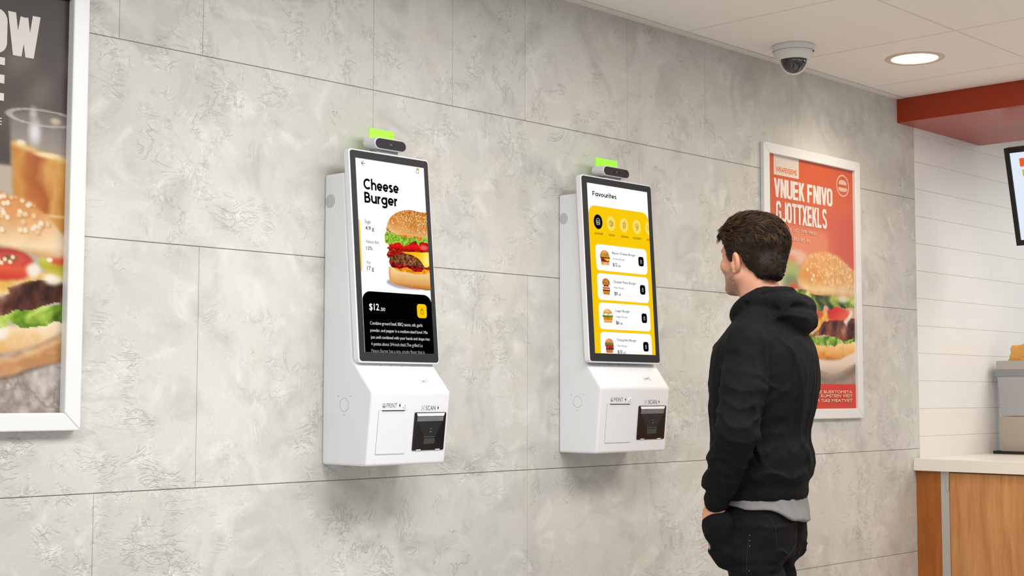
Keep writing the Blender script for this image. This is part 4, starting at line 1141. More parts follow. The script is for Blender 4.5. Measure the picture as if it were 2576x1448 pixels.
    for k, (u0, u1) in enumerate(((.10, .24), (.26, .34), (.36, .41), (.43, .462))): a.text(('CUEVR', 'LEU', 'BO', 'IN')[k], u0, .3170, u1, .3300, (240, 206, 186), .03, .95)
    # round burger emblem
    cu, cv = .876, .0700; K_ = (238, 196, 168)
    for i in range(40):
        t0, t1 = 2*PI*i/40, 2*PI*(i+1)/40
        a.poly([(cu+.078*math.cos(t0), cv+.0465*math.sin(t0)), (cu+.078*math.cos(t1), cv+.0465*math.sin(t1)), (cu+.069*math.cos(t1), cv+.0408*math.sin(t1)), (cu+.069*math.cos(t0), cv+.0408*math.sin(t0))], K_, .0004)
    a.poly([(cu-.050, cv-.004), (cu-.047, cv-.016), (cu-.030, cv-.023), (cu, cv-.025), (cu+.030, cv-.022), (cu+.047, cv-.015), (cu+.050, cv-.004)], (222, 190, 172), .0005)
    a.poly([(cu-.056, cv+.008), (cu+.056, cv+.008), (cu+.052, cv+.020), (cu+.03, cv+.025), (cu-.03, cv+.025), (cu-.052, cv+.020)], (228, 190, 174), .0005)
    for v, ws in ((.932, ('HEUMO', 'TURN', 'UEKD', 'KE', 'BUERTOMETA')), (.948, ('LANE', 'SITEMD', 'VET', 'KUMSTEEN', 'WEDT')), (.967, ('NEXI', 'MENUT', 'KOM', 'TUKE', 'MEATVET'))):
        u = .06; spans = dict([(.932, (.16, .11, .11, .09, .35)), (.948, (.17, .14, .14, .24, .12)), (.967, (.20, .13, .09, .10, .24))])[v]
        tot = sum(spans)+.02*4; kx = .885/tot
        for t, sp_ in zip(ws, spans): a.text(t, u, v-.0065, u+sp_*kx, v+.0065, (240, 204, 170), .05, 1.0); u += (sp_+.02)*kx

def paint_left(a, w, h):
    P = Paint(0, 0, w, h, .0030, (84, 76, 70)); X, Y = P.X/w, P.Y/h; s = lambda p: [(x*w, y*h) for x, y in p]
    n = fbm(X*5, Y*7, 3, 4); n2 = fbm(X*30, Y*44, 8, 4)
    P.C = ramp(Y+.08*(n-.5), [(0, (64, 55, 48)), (.12, (74, 65, 58)), (.3, (90, 80, 74)), (.42, (80, 71, 69)), (.45, (150, 136, 124))])
    P.put(blur(sst(.5, .72, fbm(X*5+1, Y*6, 9, 3)), 3)*sst(.6, .8, X)*(1-sst(.05, .13, np.abs(Y-.22))), (138, 128, 120), .6)
    # pale wall strip behind the table, marble at the bottom
    P.put(sst(.418, .428, Y), (196, 178, 160), 1)
    P.put(sst(.80, .86, Y), ramp(n2*.7+n*.3, [(.3, (158, 142, 130)), (.5, (192, 180, 170)), (.7, (214, 206, 198))]), 1)
    cr = (np.abs(fbm(X*8, Y*12, 31, 4)-.5) < .018)*sst(.88, .9, Y); P.put(cr.astype(float), (150, 136, 126), .6)
    # glass of iced tea
    g = P.mask(s([(.776, .300), (.86, .285), (1.02, .283), (1.02, .56), (.90, .56), (.795, .50), (.782, .40)]), 1, curve=False)
    P.put(g, ramp(Y, [(.28, (128, 118, 110)), (.34, (170, 160, 152)), (.37, (190, 176, 160))]), .75)
    liq = P.mask(s([(.781, .362), (.86, .372), (.914, .382), (1.02, .392), (1.02, .57), (.90, .57), (.795, .49)]), 1, curve=False)
    P.put(liq, ramp(X+.25*(n-.5), [(.78, (202, 128, 54)), (.84, (212, 150, 74)), (.88, (190, 108, 48)), (.92, (176, 96, 44)), (.96, (222, 164, 86)), (1.0, (206, 138, 62))]))
    P.put(P.mask(s([(.79, .365), (.86, .372), (.93, .384), (1.02, .392), (1.02, .40), (.93, .394), (.86, .384), (.79, .374)]), 1), (246, 214, 150), .8)
    P.put(P.ell(.82*w, .365*h, .018*w, .007*h, .6), (255, 236, 196), .9); P.put(P.ell(.93*w, .387*h, .05*w, .006*h, .6), (255, 230, 180), .9)
    P.put(P.ell(.873*w, .336*h, .022*w, .028*h, .8), (240, 238, 236), .9); P.put(P.ell(.865*w, .290*h, .014*w, .014*h, .8), (220, 216, 216), .7)
    rim = np.abs(np.hypot((X-.905)/.135, (Y-.299)/.0185)-1); P.put((1-sst(.05, .16, rim)), (208, 196, 186), .75)
    P.put(1-sst(.004, .010, np.abs(X-.783))*1.0, (196, 178, 162), .4*1.0) if False else None
    P.put(P.ell(.955*w, .303*h, .02*w, .008*h, .6), (226, 200, 170), .8)
    P.put(P.ell(.975*w, .532*h, .06*w, .004*h, .6), (246, 214, 170), .6)
    # wooden board
    P.put(P.mask(s([(.3, .93), (.749, .915), (.865, .895), (1.03, .862), (1.03, .872), (.87, .905), (.75, .926), (.3, .95)]), 1), (110, 84, 70), .8)
    P.put(P.mask(s([(.2, .85), (.747, .870), (.80, .866), (.863, .855), (1.03, .81), (1.03, .868), (.865, .896), (.749, .917), (.2, .935)]), 1), ramp(n2*.4+fbm(X*4, Y*60, 5, 3)*.6, [(.3, (196, 140, 92)), (.55, (220, 168, 118)), (.8, (232, 186, 140))]))
    P.put(P.mask(s([(.2, .86), (.747, .872), (.863, .858), (1.03, .812), (1.03, .822), (.865, .868), (.75, .882), (.2, .875)]), 1), (238, 198, 152), .7)
    # bottom bun
    m = P.mask(s([(.25, .79), (.744, .800), (.90, .785), (1.03, .77), (1.03, .795), (.95, .825), (.863, .848), (.747, .863), (.45, .868), (.28, .84)]), 1)
    P.put(m, ramp((Y-.79)/.08+.6*(n2-.5), [(0, (252, 232, 200)), (.4, (244, 208, 156)), (.8, (230, 176, 110)), (1, (186, 118, 62))]))
    P.put(P.ell(.745*w, .815*h, .045*w, .016*h, .5), (252, 246, 236), .8)
    # lettuce
    P.put(P.mask(s([(.25, .76), (.743, .768), (.80, .760), (.876, .745), (.93, .745), (1.03, .735), (1.03, .782), (.96, .785), (.891, .797), (.84, .80), (.79, .792), (.744, .803), (.25, .80)]), 0, .012, .03, 6),
          ramp(fbm(X*14+.4*np.sin(Y*50), Y*20, 15, 4), [(.25, (66, 96, 22)), (.42, (122, 158, 44)), (.58, (176, 204, 84)), (.78, (228, 236, 150))]))
    # patty
    m = P.mask(s([(.20, .74), (.741, .728), (.784, .708), (.85, .692), (.917, .684), (.98, .684), (1.03, .700), (1.03, .722), (.982, .736), (.93, .746), (.889, .757), (.80, .765), (.742, .774), (.25, .78)]), 0, .008, .04, 9)
    pn = fbm(X*18+Y*5, Y*22, 12, 4); P.put(m, ramp(pn, [(.25, (50, 24, 20)), (.45, (96, 54, 42)), (.62, (140, 92, 78)), (.80, (226, 196, 180))]))
    # cheese, tomato, pickle
    P.put(P.mask(s([(.2, .68), (.739, .690), (.85, .682), (.916, .669), (1.03, .672), (1.03, .692), (.917, .684), (.85, .694), (.784, .708), (.741, .728), (.2, .73)]), 1), ramp(n2, [(.3, (236, 184, 90)), (.7, (252, 226, 150))]))
    P.put(P.ell(.96*w, .683*h, .035*w, .014*h, .5), (255, 246, 226), .9)
    P.put(P.mask(s([(.45, .625), (.736, .618), (.822, .618), (.87, .636), (.878, .652), (.849, .684), (.739, .692), (.45, .69)]), 1), ramp((Y-.62)/.07, [(0, (176, 60, 48)), (.4, (202, 66, 48)), (.6, (232, 96, 64)), (1, (206, 60, 36))]))
    P.put(P.ell(.79*w, .641*h, .06*w, .014*h, .5), (226, 96, 80), .8); P.put(P.ell(.79*w, .640*h, .03*w, .009*h, .5), (120, 90, 50), .7)
    for x, y in ((.745, .646), (.77, .643), (.79, .648), (.80, .637), (.757, .652)): P.put(P.ell(x*w, y*h, .008*w, .005*h, .4), (248, 226, 190), 1)
    P.put(P.ell(.882*w, .664*h, .028*w, .016*h, .5), (250, 240, 222), .95)
    P.put(P.mask(s([(.90, .632), (.96, .636), (1.03, .64), (1.03, .676), (.96, .672), (.915, .655)]), 1), ramp((Y-.635)/.04, [(0, (206, 206, 90)), (.5, (190, 180, 40)), (1, (226, 210, 110))]))
    P.put(P.mask(s([(.94, .628), (1.03, .618), (1.03, .642), (.97, .648)]), 1), (226, 84, 60), .95)
    P.put(P.ell(.945*w, .636*h, .012*w, .006*h, .4), (255, 250, 240), 1)
    # top bun
    m = P.mask(s([(.16, .60), (.18, .55), (.28, .505), (.45, .482), (.62, .478), (.73, .488), (.841, .499), (.907, .522), (.954, .547), (.995, .577), (1.03, .60), (1.03, .622), (.96, .632), (.853, .624), (.735, .611), (.4, .615), (.2, .615)]), 1)
    c = ramp((Y-.48)/.15+.15*(n-.5), [(0, (216, 140, 76)), (.35, (226, 160, 98)), (.6, (240, 192, 138)), (.85, (248, 220, 178)), (1, (214, 150, 90))]); P.put(m, c*(.95+.1*n2)[..., None])
    P.put(sst(.88, 1.0, X)*m, (252, 232, 204), .5, False)
    sesame(P, m, np.random.RandomState(3), 150, .18*w, .96*w, .485*h, .575*h, .0095*w, .0060*h, .9)
    P.C = P.C*(1-.55*(1-sst(0, .006, Y)))[..., None]  # shade of the frame, darkened into the print's top edge
    a.grid(P.X/w, P.Y/h, P.C)
    WH = (232, 226, 218)
    headline(a, 'O', .672, .0575, .752, .1600, WH, .19); headline(a, 'W', .755, .0575, .884, .1605, WH, .19)
    headline(a, 'E', .676, .1705, .7545, .2730, WH, .20)
    headline(a, 'E', .727, .3140, .7425, .3300, WH); headline(a, 'O', .7180, .3360, .7345, .3535, WH)
    # the frame has real depth; its shade line is also painted along the top

poster('white framed red poster with a large burger, behind the man', 4.671, 5.395, 1.162, 2.242, .041, .018, paint_right)
poster('white framed dark poster with burger and iced tea at the left edge', 1.045, 1.768, 1.173, 2.2475, .042, .028, paint_left, ink=.74)
# ================================================================== the man
# distance fields on a rectilinear grid, meshed by surface nets: organic, continuous surfaces
F32 = np.float32
class Vol:
    def __init__(s, xs, ys, zs):
        s.xs, s.ys, s.zs = [np.asarray(q, F32) for q in (xs, ys, zs)]
        s.X = s.xs[:, None, None]; s.Y = s.ys[None, :, None]; s.Z = s.zs[None, None, :]
        s.D = np.full((len(xs), len(ys), len(zs)), 1.0, F32)
    def _sub(s, lo, hi):
        i = [slice(max(0, np.searchsorted(a, l)-1), min(len(a), np.searchsorted(a, h)+1)) for a, l, h in zip((s.xs, s.ys, s.zs), lo, hi)]
        return tuple(i)
    def _apply(s, sl, d, k, mode):
        D = s.D[sl]
        if mode == 'u':
            if k <= 0: r = np.minimum(D, d)
            else:
                h = np.clip(.5+.5*(D-d)/k, 0, 1); r = D*(1-h)+d*h - k*h*(1-h)
        elif mode == 's':
            h = np.clip(.5-.5*(D+d)/k, 0, 1); r = D*(1-h)+(-d)*h + k*h*(1-h)
        s.D[sl] = r
    def cone(s, a, b, ra, rb, k=.02, mode='u', sq=(1, 1, 1)):
        a = np.array(a, float); b = np.array(b, float); m = max(ra, rb)/min(sq)+k+.03
        sl = s._sub(np.minimum(a, b)-m, np.maximum(a, b)+m)
        X, Y, Z = s.X[sl[0]], s.Y[:, sl[1]], s.Z[:, :, sl[2]]
        ab = b-a; L = ab@ab
        t = np.clip(((X-a[0])*ab[0]+(Y-a[1])*ab[1]+(Z-a[2])*ab[2])/max(L, 1e-9), 0, 1)
        d = np.sqrt(((X-a[0]-t*ab[0])*sq[0])**2+((Y-a[1]-t*ab[1])*sq[1])**2+((Z-a[2]-t*ab[2])*sq[2])**2) - (ra+(rb-ra)*t)
        s._apply(sl, d.astype(F32), k, mode); return s
    def ell(s, c, r, k=.02, mode='u', rot=None):
        c = np.array(c, float); r = np.array(r, float); m = r.max()+k+.03
        sl = s._sub(c-m, c+m); X, Y, Z = s.X[sl[0]]-c[0], s.Y[:, sl[1]]-c[1], s.Z[:, :, sl[2]]-c[2]
        if rot is not None:
            R = np.array(Euler(rot).to_matrix().transposed())
            X, Y, Z = [R[i, 0]*X+R[i, 1]*Y+R[i, 2]*Z for i in range(3)]
        k0 = np.sqrt((X/r[0])**2+(Y/r[1])**2+(Z/r[2])**2)
        k1 = np.sqrt((X/r[0]**2)**2+(Y/r[1]**2)**2+(Z/r[2]**2)**2)+1e-9
        s._apply(sl, (k0*(k0-1)/k1).astype(F32), k, mode); return s
    def loft(s, rings, k=.02, p=2.2):
        """rings: (z, cx, cy, rx, ry) - superellipse sections"""
        R = np.array(rings, float); R = R[np.argsort(R[:, 0])]; m = .05
        lo = (np.min(R[:, 1]-R[:, 3])-m, np.min(R[:, 2]-R[:, 4])-m, R[0, 0]-m); hi = (np.max(R[:, 1]+R[:, 3])+m, np.max(R[:, 2]+R[:, 4])+m, R[-1, 0]+m)
        sl = s._sub(lo, hi); X, Y, Z = s.X[sl[0]], s.Y[:, sl[1]], s.Z[:, :, sl[2]]
        z = s.zs[sl[2]]
        f = lambda j: smooth_interp(z, R[:, 0], R[:, j])[None, None, :]
        cx, cy, rx, ry = f(1), f(2), f(3), f(4)
        q = (np.abs((X-cx)/rx)**p+np.abs((Y-cy)/ry)**p)**(1/p)
        d = (q-1)*np.minimum(rx, ry)
        dz = np.maximum(R[0, 0]-Z, Z-R[-1, 0])
        d = np.where(dz > 0, np.sqrt(np.maximum(d, 0)**2+dz**2), np.maximum(d, dz*.999))
        s._apply(sl, d.astype(F32), k, 'u'); return s
    def add(s, field): s.D = (s.D+field).astype(F32); return s
    def inter(s, field, k=.01):
        D = s.D; h = np.clip(.5-.5*(D-field)/k, 0, 1); s.D = (D*(1-h)+field*h+k*h*(1-h)).astype(F32); return s
    def mesh(s, name):
        D = s.D; D = D.copy(); D[0] = D[-1] = 1; D[:, 0] = D[:, -1] = 1; D[:, :, 0] = D[:, :, -1] = 1
        neg = D < 0; nx, ny, nz = D.shape
        c = [neg[i:nx-1+i, j:ny-1+j, k:nz-1+k] for i in (0, 1) for j in (0, 1) for k in (0, 1)]
        sm = sum(q.astype(np.int8) for q in c); act = (sm > 0) & (sm < 8)
        I, J, K = np.nonzero(act); n = len(I)
        idx = np.full(act.shape, -1, np.int64); idx[I, J, K] = np.arange(n)
        acc = np.zeros((n, 3)); cnt = np.zeros(n)
        def P(i, j, k): return np.stack([s.xs[i], s.ys[j], s.zs[k]], -1).astype(float)
        for a in range(8):
            for ax in range(3):
                if (a >> (2-ax)) & 1: continue
                b = a | (1 << (2-ax))
                ia, ja, ka = I+((a >> 2) & 1), J+((a >> 1) & 1), K+(a & 1); ib, jb, kb = I+((b >> 2) & 1), J+((b >> 1) & 1), K+(b & 1)
                da, db = D[ia, ja, ka], D[ib, jb, kb]; cr = (da < 0) != (db < 0)
                t = np.where(cr, da/np.where(cr, da-db, 1), 0)[:, None]
                p = P(ia, ja, ka)*(1-t)+P(ib, jb, kb)*t
                acc += p*cr[:, None]; cnt += cr
        V = acc/cnt[:, None]; Fs = []
        for ax in range(3):
            sh = [slice(1, -1)]*3; sh[ax] = slice(0, -1); a = neg[tuple(sh)]; sh2 = list(sh); sh2[ax] = slice(1, None); b = neg[tuple(sh2)]
            q = np.nonzero(a != b); q = [x.copy() for x in q]
            for o in range(3):
                if o != ax: q[o] += 1
            flip = neg[tuple(q)]
            u, v = [(1, 2), (2, 0), (0, 1)][ax]
            def cell(du, dv):
                w = [x.copy() for x in q]; w[u] -= du; w[v] -= dv; return idx[tuple(w)]
            f = np.stack([cell(1, 1), cell(0, 1), cell(0, 0), cell(1, 0)], 1)
            f[~flip] = f[~flip][:, ::-1]; Fs.append(f)
        Fa = np.concatenate(Fs); Fa = Fa[(Fa >= 0).all(1)]
        me = bpy.data.meshes.new(name)
        me.vertices.add(n); me.vertices.foreach_set('co', V.astype(F32).ravel())
        me.loops.add(len(Fa)*4); me.loops.foreach_set('vertex_index', Fa.astype(np.int32).ravel())
        me.polygons.add(len(Fa)); me.polygons.foreach_set('loop_start', np.arange(0, len(Fa)*4, 4, dtype=np.int32))
        me.polygons.foreach_set('use_smooth', np.ones(len(Fa), bool))
        me.update(calc_edges=True)
        return me, V, Fa

def smooth_interp(x, xp, fp):
    """monotone-ish cubic through the ring values"""
    xp = np.asarray(xp, float); fp = np.asarray(fp, float); x = np.clip(x, xp[0], xp[-1])
    m = np.gradient(fp, xp); i = np.clip(np.searchsorted(xp, x)-1, 0, len(xp)-2)
    h = xp[i+1]-xp[i]; t = (x-xp[i])/h
    return (2*t**3-3*t**2+1)*fp[i]+(t**3-2*t**2+t)*h*m[i]+(-2*t**3+3*t**2)*fp[i+1]+(t**3-t**2)*h*m[i+1]

def n3(X, Y, Z, seed, o=3):
    """value noise, trilinear, broadcasting"""
    rs = np.random.RandomState(seed); T = rs.rand(32, 32, 32).astype(F32)*2-1; out = 0; amp = 1.0
    for k in range(o):
        x, y, z = np.broadcast_arrays(X*2**k+13*k, Y*2**k+7*k, Z*2**k+3*k)
        xi, yi, zi = np.floor(x).astype(np.int32), np.floor(y).astype(np.int32), np.floor(z).astype(np.int32)
        fx, fy, fz = x-xi, y-yi, z-zi
        fx, fy, fz = [q*q*(3-2*q) for q in (fx, fy, fz)]
        g = lambda a, b, c: T[(xi+a) & 31, (yi+b) & 31, (zi+c) & 31]
        r = ((g(0,0,0)*(1-fx)+g(1,0,0)*fx)*(1-fy)+(g(0,1,0)*(1-fx)+g(1,1,0)*fx)*fy)*(1-fz)+((g(0,0,1)*(1-fx)+g(1,0,1)*fx)*(1-fy)+(g(0,1,1)*(1-fx)+g(1,1,1)*fx)*fy)*fz
        out = out+amp*r; amp *= .5
    return out
def ridge(n, w=.25): return np.exp(-(n/w)**2)
def lump(X, Y, Z, c, r): return np.exp(-(((X-c[0])/r[0])**2+((Y-c[1])/r[1])**2+((Z-c[2])/r[2])**2))

MAN_RZ = math.radians(14)
MAN = thing('person', 'man in a black hoodie standing with his back turned, looking at the kiosk', 'person', (3.548, -.752, 0), MAN_RZ)

# head frame
HC = np.array((0, .027, 1.664)); HY = math.radians(-21)      # head centre, turned a little to his right
ch, sh_ = math.cos(HY), math.sin(HY)
def H(x, y, z): return (HC[0]+x*ch-y*sh_, HC[1]+x*sh_+y*ch, HC[2]+z)
def toH(P):
    x, y = P[:, 0]-HC[0], P[:, 1]-HC[1]
    return np.stack([x*ch+y*sh_, -x*sh_+y*ch, P[:, 2]-HC[2]], 1)
HR = (0, 0, HY)

ELB_L, WRI_L = (-.243, -.012, 1.150), (-.184, .072, .962)
ELB_R, WRI_R = (.238, .022, 1.150), (.184, .100, .962)

def body():
    xs = np.concatenate([np.arange(-.34, -.105, .005), np.arange(-.105, .105, .0026), np.arange(.105, .345, .005)])
    ys = np.concatenate([np.arange(-.20, -.075, .005), np.arange(-.075, .165, .0028), np.arange(.165, .26, .005)])
    zs = np.concatenate([np.arange(.03, .80, .012), np.arange(.80, 1.0, .005), np.arange(1.0, 1.44, .010), np.arange(1.44, 1.80, .0026)])
    v = Vol(xs, ys, zs)
    E = lambda c, r, k=.012, mode='u', rot=(0, 0, 0): v.ell(H(*c), r, k, mode, (rot[0], rot[1], rot[2]+HY))
    C_ = lambda a, b, ra, rb, k=.012, mode='u': v.cone(H(*a), H(*b), ra, rb, k, mode)
    E((0, -.012, .028), (.0755, .094, .084), .01)                 # cranium
    E((0, .030, .012), (.064, .058, .070), .02)                   # forehead
    E((0, .034, -.040), (.061, .052, .062), .02)                  # face
    C_((-.050, .010, -.055), (-.016, .068, -.092), .022, .018, .022); C_((.050, .010, -.055), (.016, .068, -.092), .022, .018, .022)   # jaw
    E((0, .074, -.090), (.022, .016, .015), .014)                 # chin
    for s in (-1, 1):
        E((s*.045, .058, -.026), (.021, .019, .020), .016)        # cheekbone
        C_((s*.012, .088, .020), (s*.044, .074, .020), .0075, .006, .010)   # brow
        E((s*.031, .0855, .004), (.014, .012, .010), .010, 's')   # socket
        E((s*.031, .0725, .004), (.0125, .0125, .0115), .003)     # eyeball with lid
        C_((s*.020, .0835, .0085), (s*.042, .0785, .0075), .0022, .0018, .003)  # upper lid
    C_((0, .088, .006), (0, .102, -.024), .0075, .0098, .008)     # nose
    for s in (-1, 1): E((s*.0105, .095, -.028), (.0070, .0085, .0065), .005)
    E((0, .087, -.052), (.020, .009, .0048), .005); E((0, .0855, -.0605), (.017, .009, .0052), .004)     # lips
    v.cone(H(-.018, .0960, -.0563), H(.018, .0960, -.0563), .0012, .0012, .003, 's')
    # ears
    for s in (-1, 1):
        cx = s*.0765
        v.ell(H(cx, -.006, -.020), (.0095, .0170, .0300), .006, 'u', (.10, s*.16, HY+s*.38))
        v.ell(H(cx+s*.008, -.002, -.018), (.0060, .0085, .0170), .004, 's', (.10, s*.16, HY+s*.38))
        v.cone(H(cx+s*.001, .004, -.034), H(cx, .003, -.048), .0060, .0050, .004)
        v.cone(H(cx+s*.005, .007, -.022), H(cx+s*.004, .008, -.028), .0035, .003, .003)
    # neck and trunk, arms, hands, legs
    v.cone((0, .018, 1.60), (0, -.018, 1.47), .056, .064, .025)
    v.cone((-.03, -.008, 1.58), (-.02, -.02, 1.50), .030, .040, .02); v.cone((.03, -.008, 1.58), (.02, -.02, 1.50), .030, .040, .02)
    v.loft([(.86, 0, .012, .135, .095), (.98, 0, 0, .150, .098), (1.10, 0, .0, .135, .088), (1.28, 0, -.005, .158, .105), (1.40, 0, -.01, .165, .095), (1.46, 0, -.015, .10, .07), (1.50, 0, -.012, .065, .060)], .03)
    for s, el, wr in ((-1, ELB_L, WRI_L), (1, ELB_R, WRI_R)):
        v.cone((s*.165, -.012, 1.395), el, .050, .038, .03); v.cone(el, wr, .038, .0265, .012)
        w = np.array(wr, float)
        v.ell((w[0]-s*.001, w[1]+.008, w[2]-.046), (.018, .036, .046), .014, 'u', (-.15, 0, 0))   # palm
        kn = [(w[0]-s*.004, w[1]-.024+i*.0155, w[2]-.084+i*.004) for i in range(4)]
        ln = (.062, .072, .078, .068)
        for i, b in enumerate(kn):
            m_ = (b[0]-s*.006, b[1]+.003, b[2]-ln[i]*.5); t_ = (b[0]-s*.016, b[1]+.002, b[2]-ln[i])
            v.cone(b, m_, .0092, .0085, .004); v.cone(m_, t_, .0085, .0072, .002)
        v.cone((w[0]-s*.006, w[1]+.014, w[2]-.056), (w[0]-s*.018, w[1]+.026, w[2]-.080), .0125, .0100, .006)
        v.cone((w[0]-s*.018, w[1]+.026, w[2]-.080), (w[0]-s*.022, w[1]+.026, w[2]-.104), .0100, .0085, .003)
        hy = .0 if s < 0 else .035
        v.cone((s*.080, .012, .88), (s*.095, hy*.8-.008, .50), .070, .050, .02); v.cone((s*.10, hy*.8, .50), (s*.105, hy-.02, .10), .053, .036, .015)
        v.cone((s*.105, hy-.03, .055), (s*.115, hy+.12, .045), .032, .026, .02)
    me, V, Fa = v.mesh('body_skin')
    # skin colour: base, blush on the ear, stubble on the jaw, lips, brows
    h = toH(V); base = np.array(lin((205, 148, 120)))[None].repeat(len(V), 0)
    x, y, z = h[:, 0], h[:, 1], h[:, 2]
    nn = n3(V[:, 0]*260, V[:, 1]*260, V[:, 2]*260, 3, 2); soft = n3(V[:, 0]*40, V[:, 1]*40, V[:, 2]*40, 9, 2)
    jaw = sst(-.018, -.040, z)*0 + (1-sst(-.048, -.022, z+soft*.008))*sst(.000, .020, y)*(1-sst(-.125, -.115, -z)*0)*sst(-.125, -.108, z)
    jaw = jaw*(.55+.45*sst(-.2, .5, nn))
    stub = np.array(lin((112, 78, 62)))
    col = base*(1+.05*soft[:, None]); col = col*(1-.80*jaw[:, None])+stub*.80*jaw[:, None]
    spark = (nn > .62)*jaw; col = col*(1-.5*spark[:, None])+np.array(lin((214, 176, 156)))*.5*spark[:, None]
    red = np.exp(-((np.abs(x)-.080)/.018)**2)*np.exp(-((y+.004)/.03)**2)*np.exp(-((z+.018)/.035)**2)
    col = col*(1-.25*red[:, None])+np.array(lin((214, 124, 96)))*.25*red[:, None]
    lip = np.exp(-(x/.020)**4)*np.exp(-((z+.0565)/.0085)**4)*sst(.086, .090, y); col = col*(1-.6*lip[:, None])+np.array(lin((168, 96, 84)))*.6*lip[:, None]
    brow = np.exp(-((np.abs(x)-.029)/.018)**4)*np.exp(-((z-.0235-.10*(.03-np.abs(x)))/.0048)**2)*sst(.058, .068, y); col = col*(1-.85*brow[:, None])+np.array(lin((58, 40, 28)))*.85*brow[:, None]
    eye = ((np.abs(x)-.031)**2+(y-.0725)**2*0+(z-.003)**2 < .0085**2*.5) & (y > .0815)
    col[eye] = lin((226, 218, 210)); iris = ((np.abs(x)-.031)**2+(z-.003)**2 < .0042**2) & (y > .0815); col[iris] = lin((66, 52, 40))
    a = me.color_attributes.new('Col', 'FLOAT_COLOR', 'POINT'); c4 = np.ones((len(V), 4), F32); c4[:, :3] = col; a.data.foreach_set('color', c4.ravel())
    SK = mat('skin', attr='Col', rough=.52, spec=.4, bump=.12, bscale=260)
    sb = SK.node_tree.nodes['Principled BSDF']; sb.inputs['Subsurface Weight'].default_value = .12; sb.inputs['Subsurface Radius'].default_value = (.012, .005, .003); sb.inputs['Subsurface Scale'].default_value = .6
    return link('body', me, SK, MAN)
BODY = body()

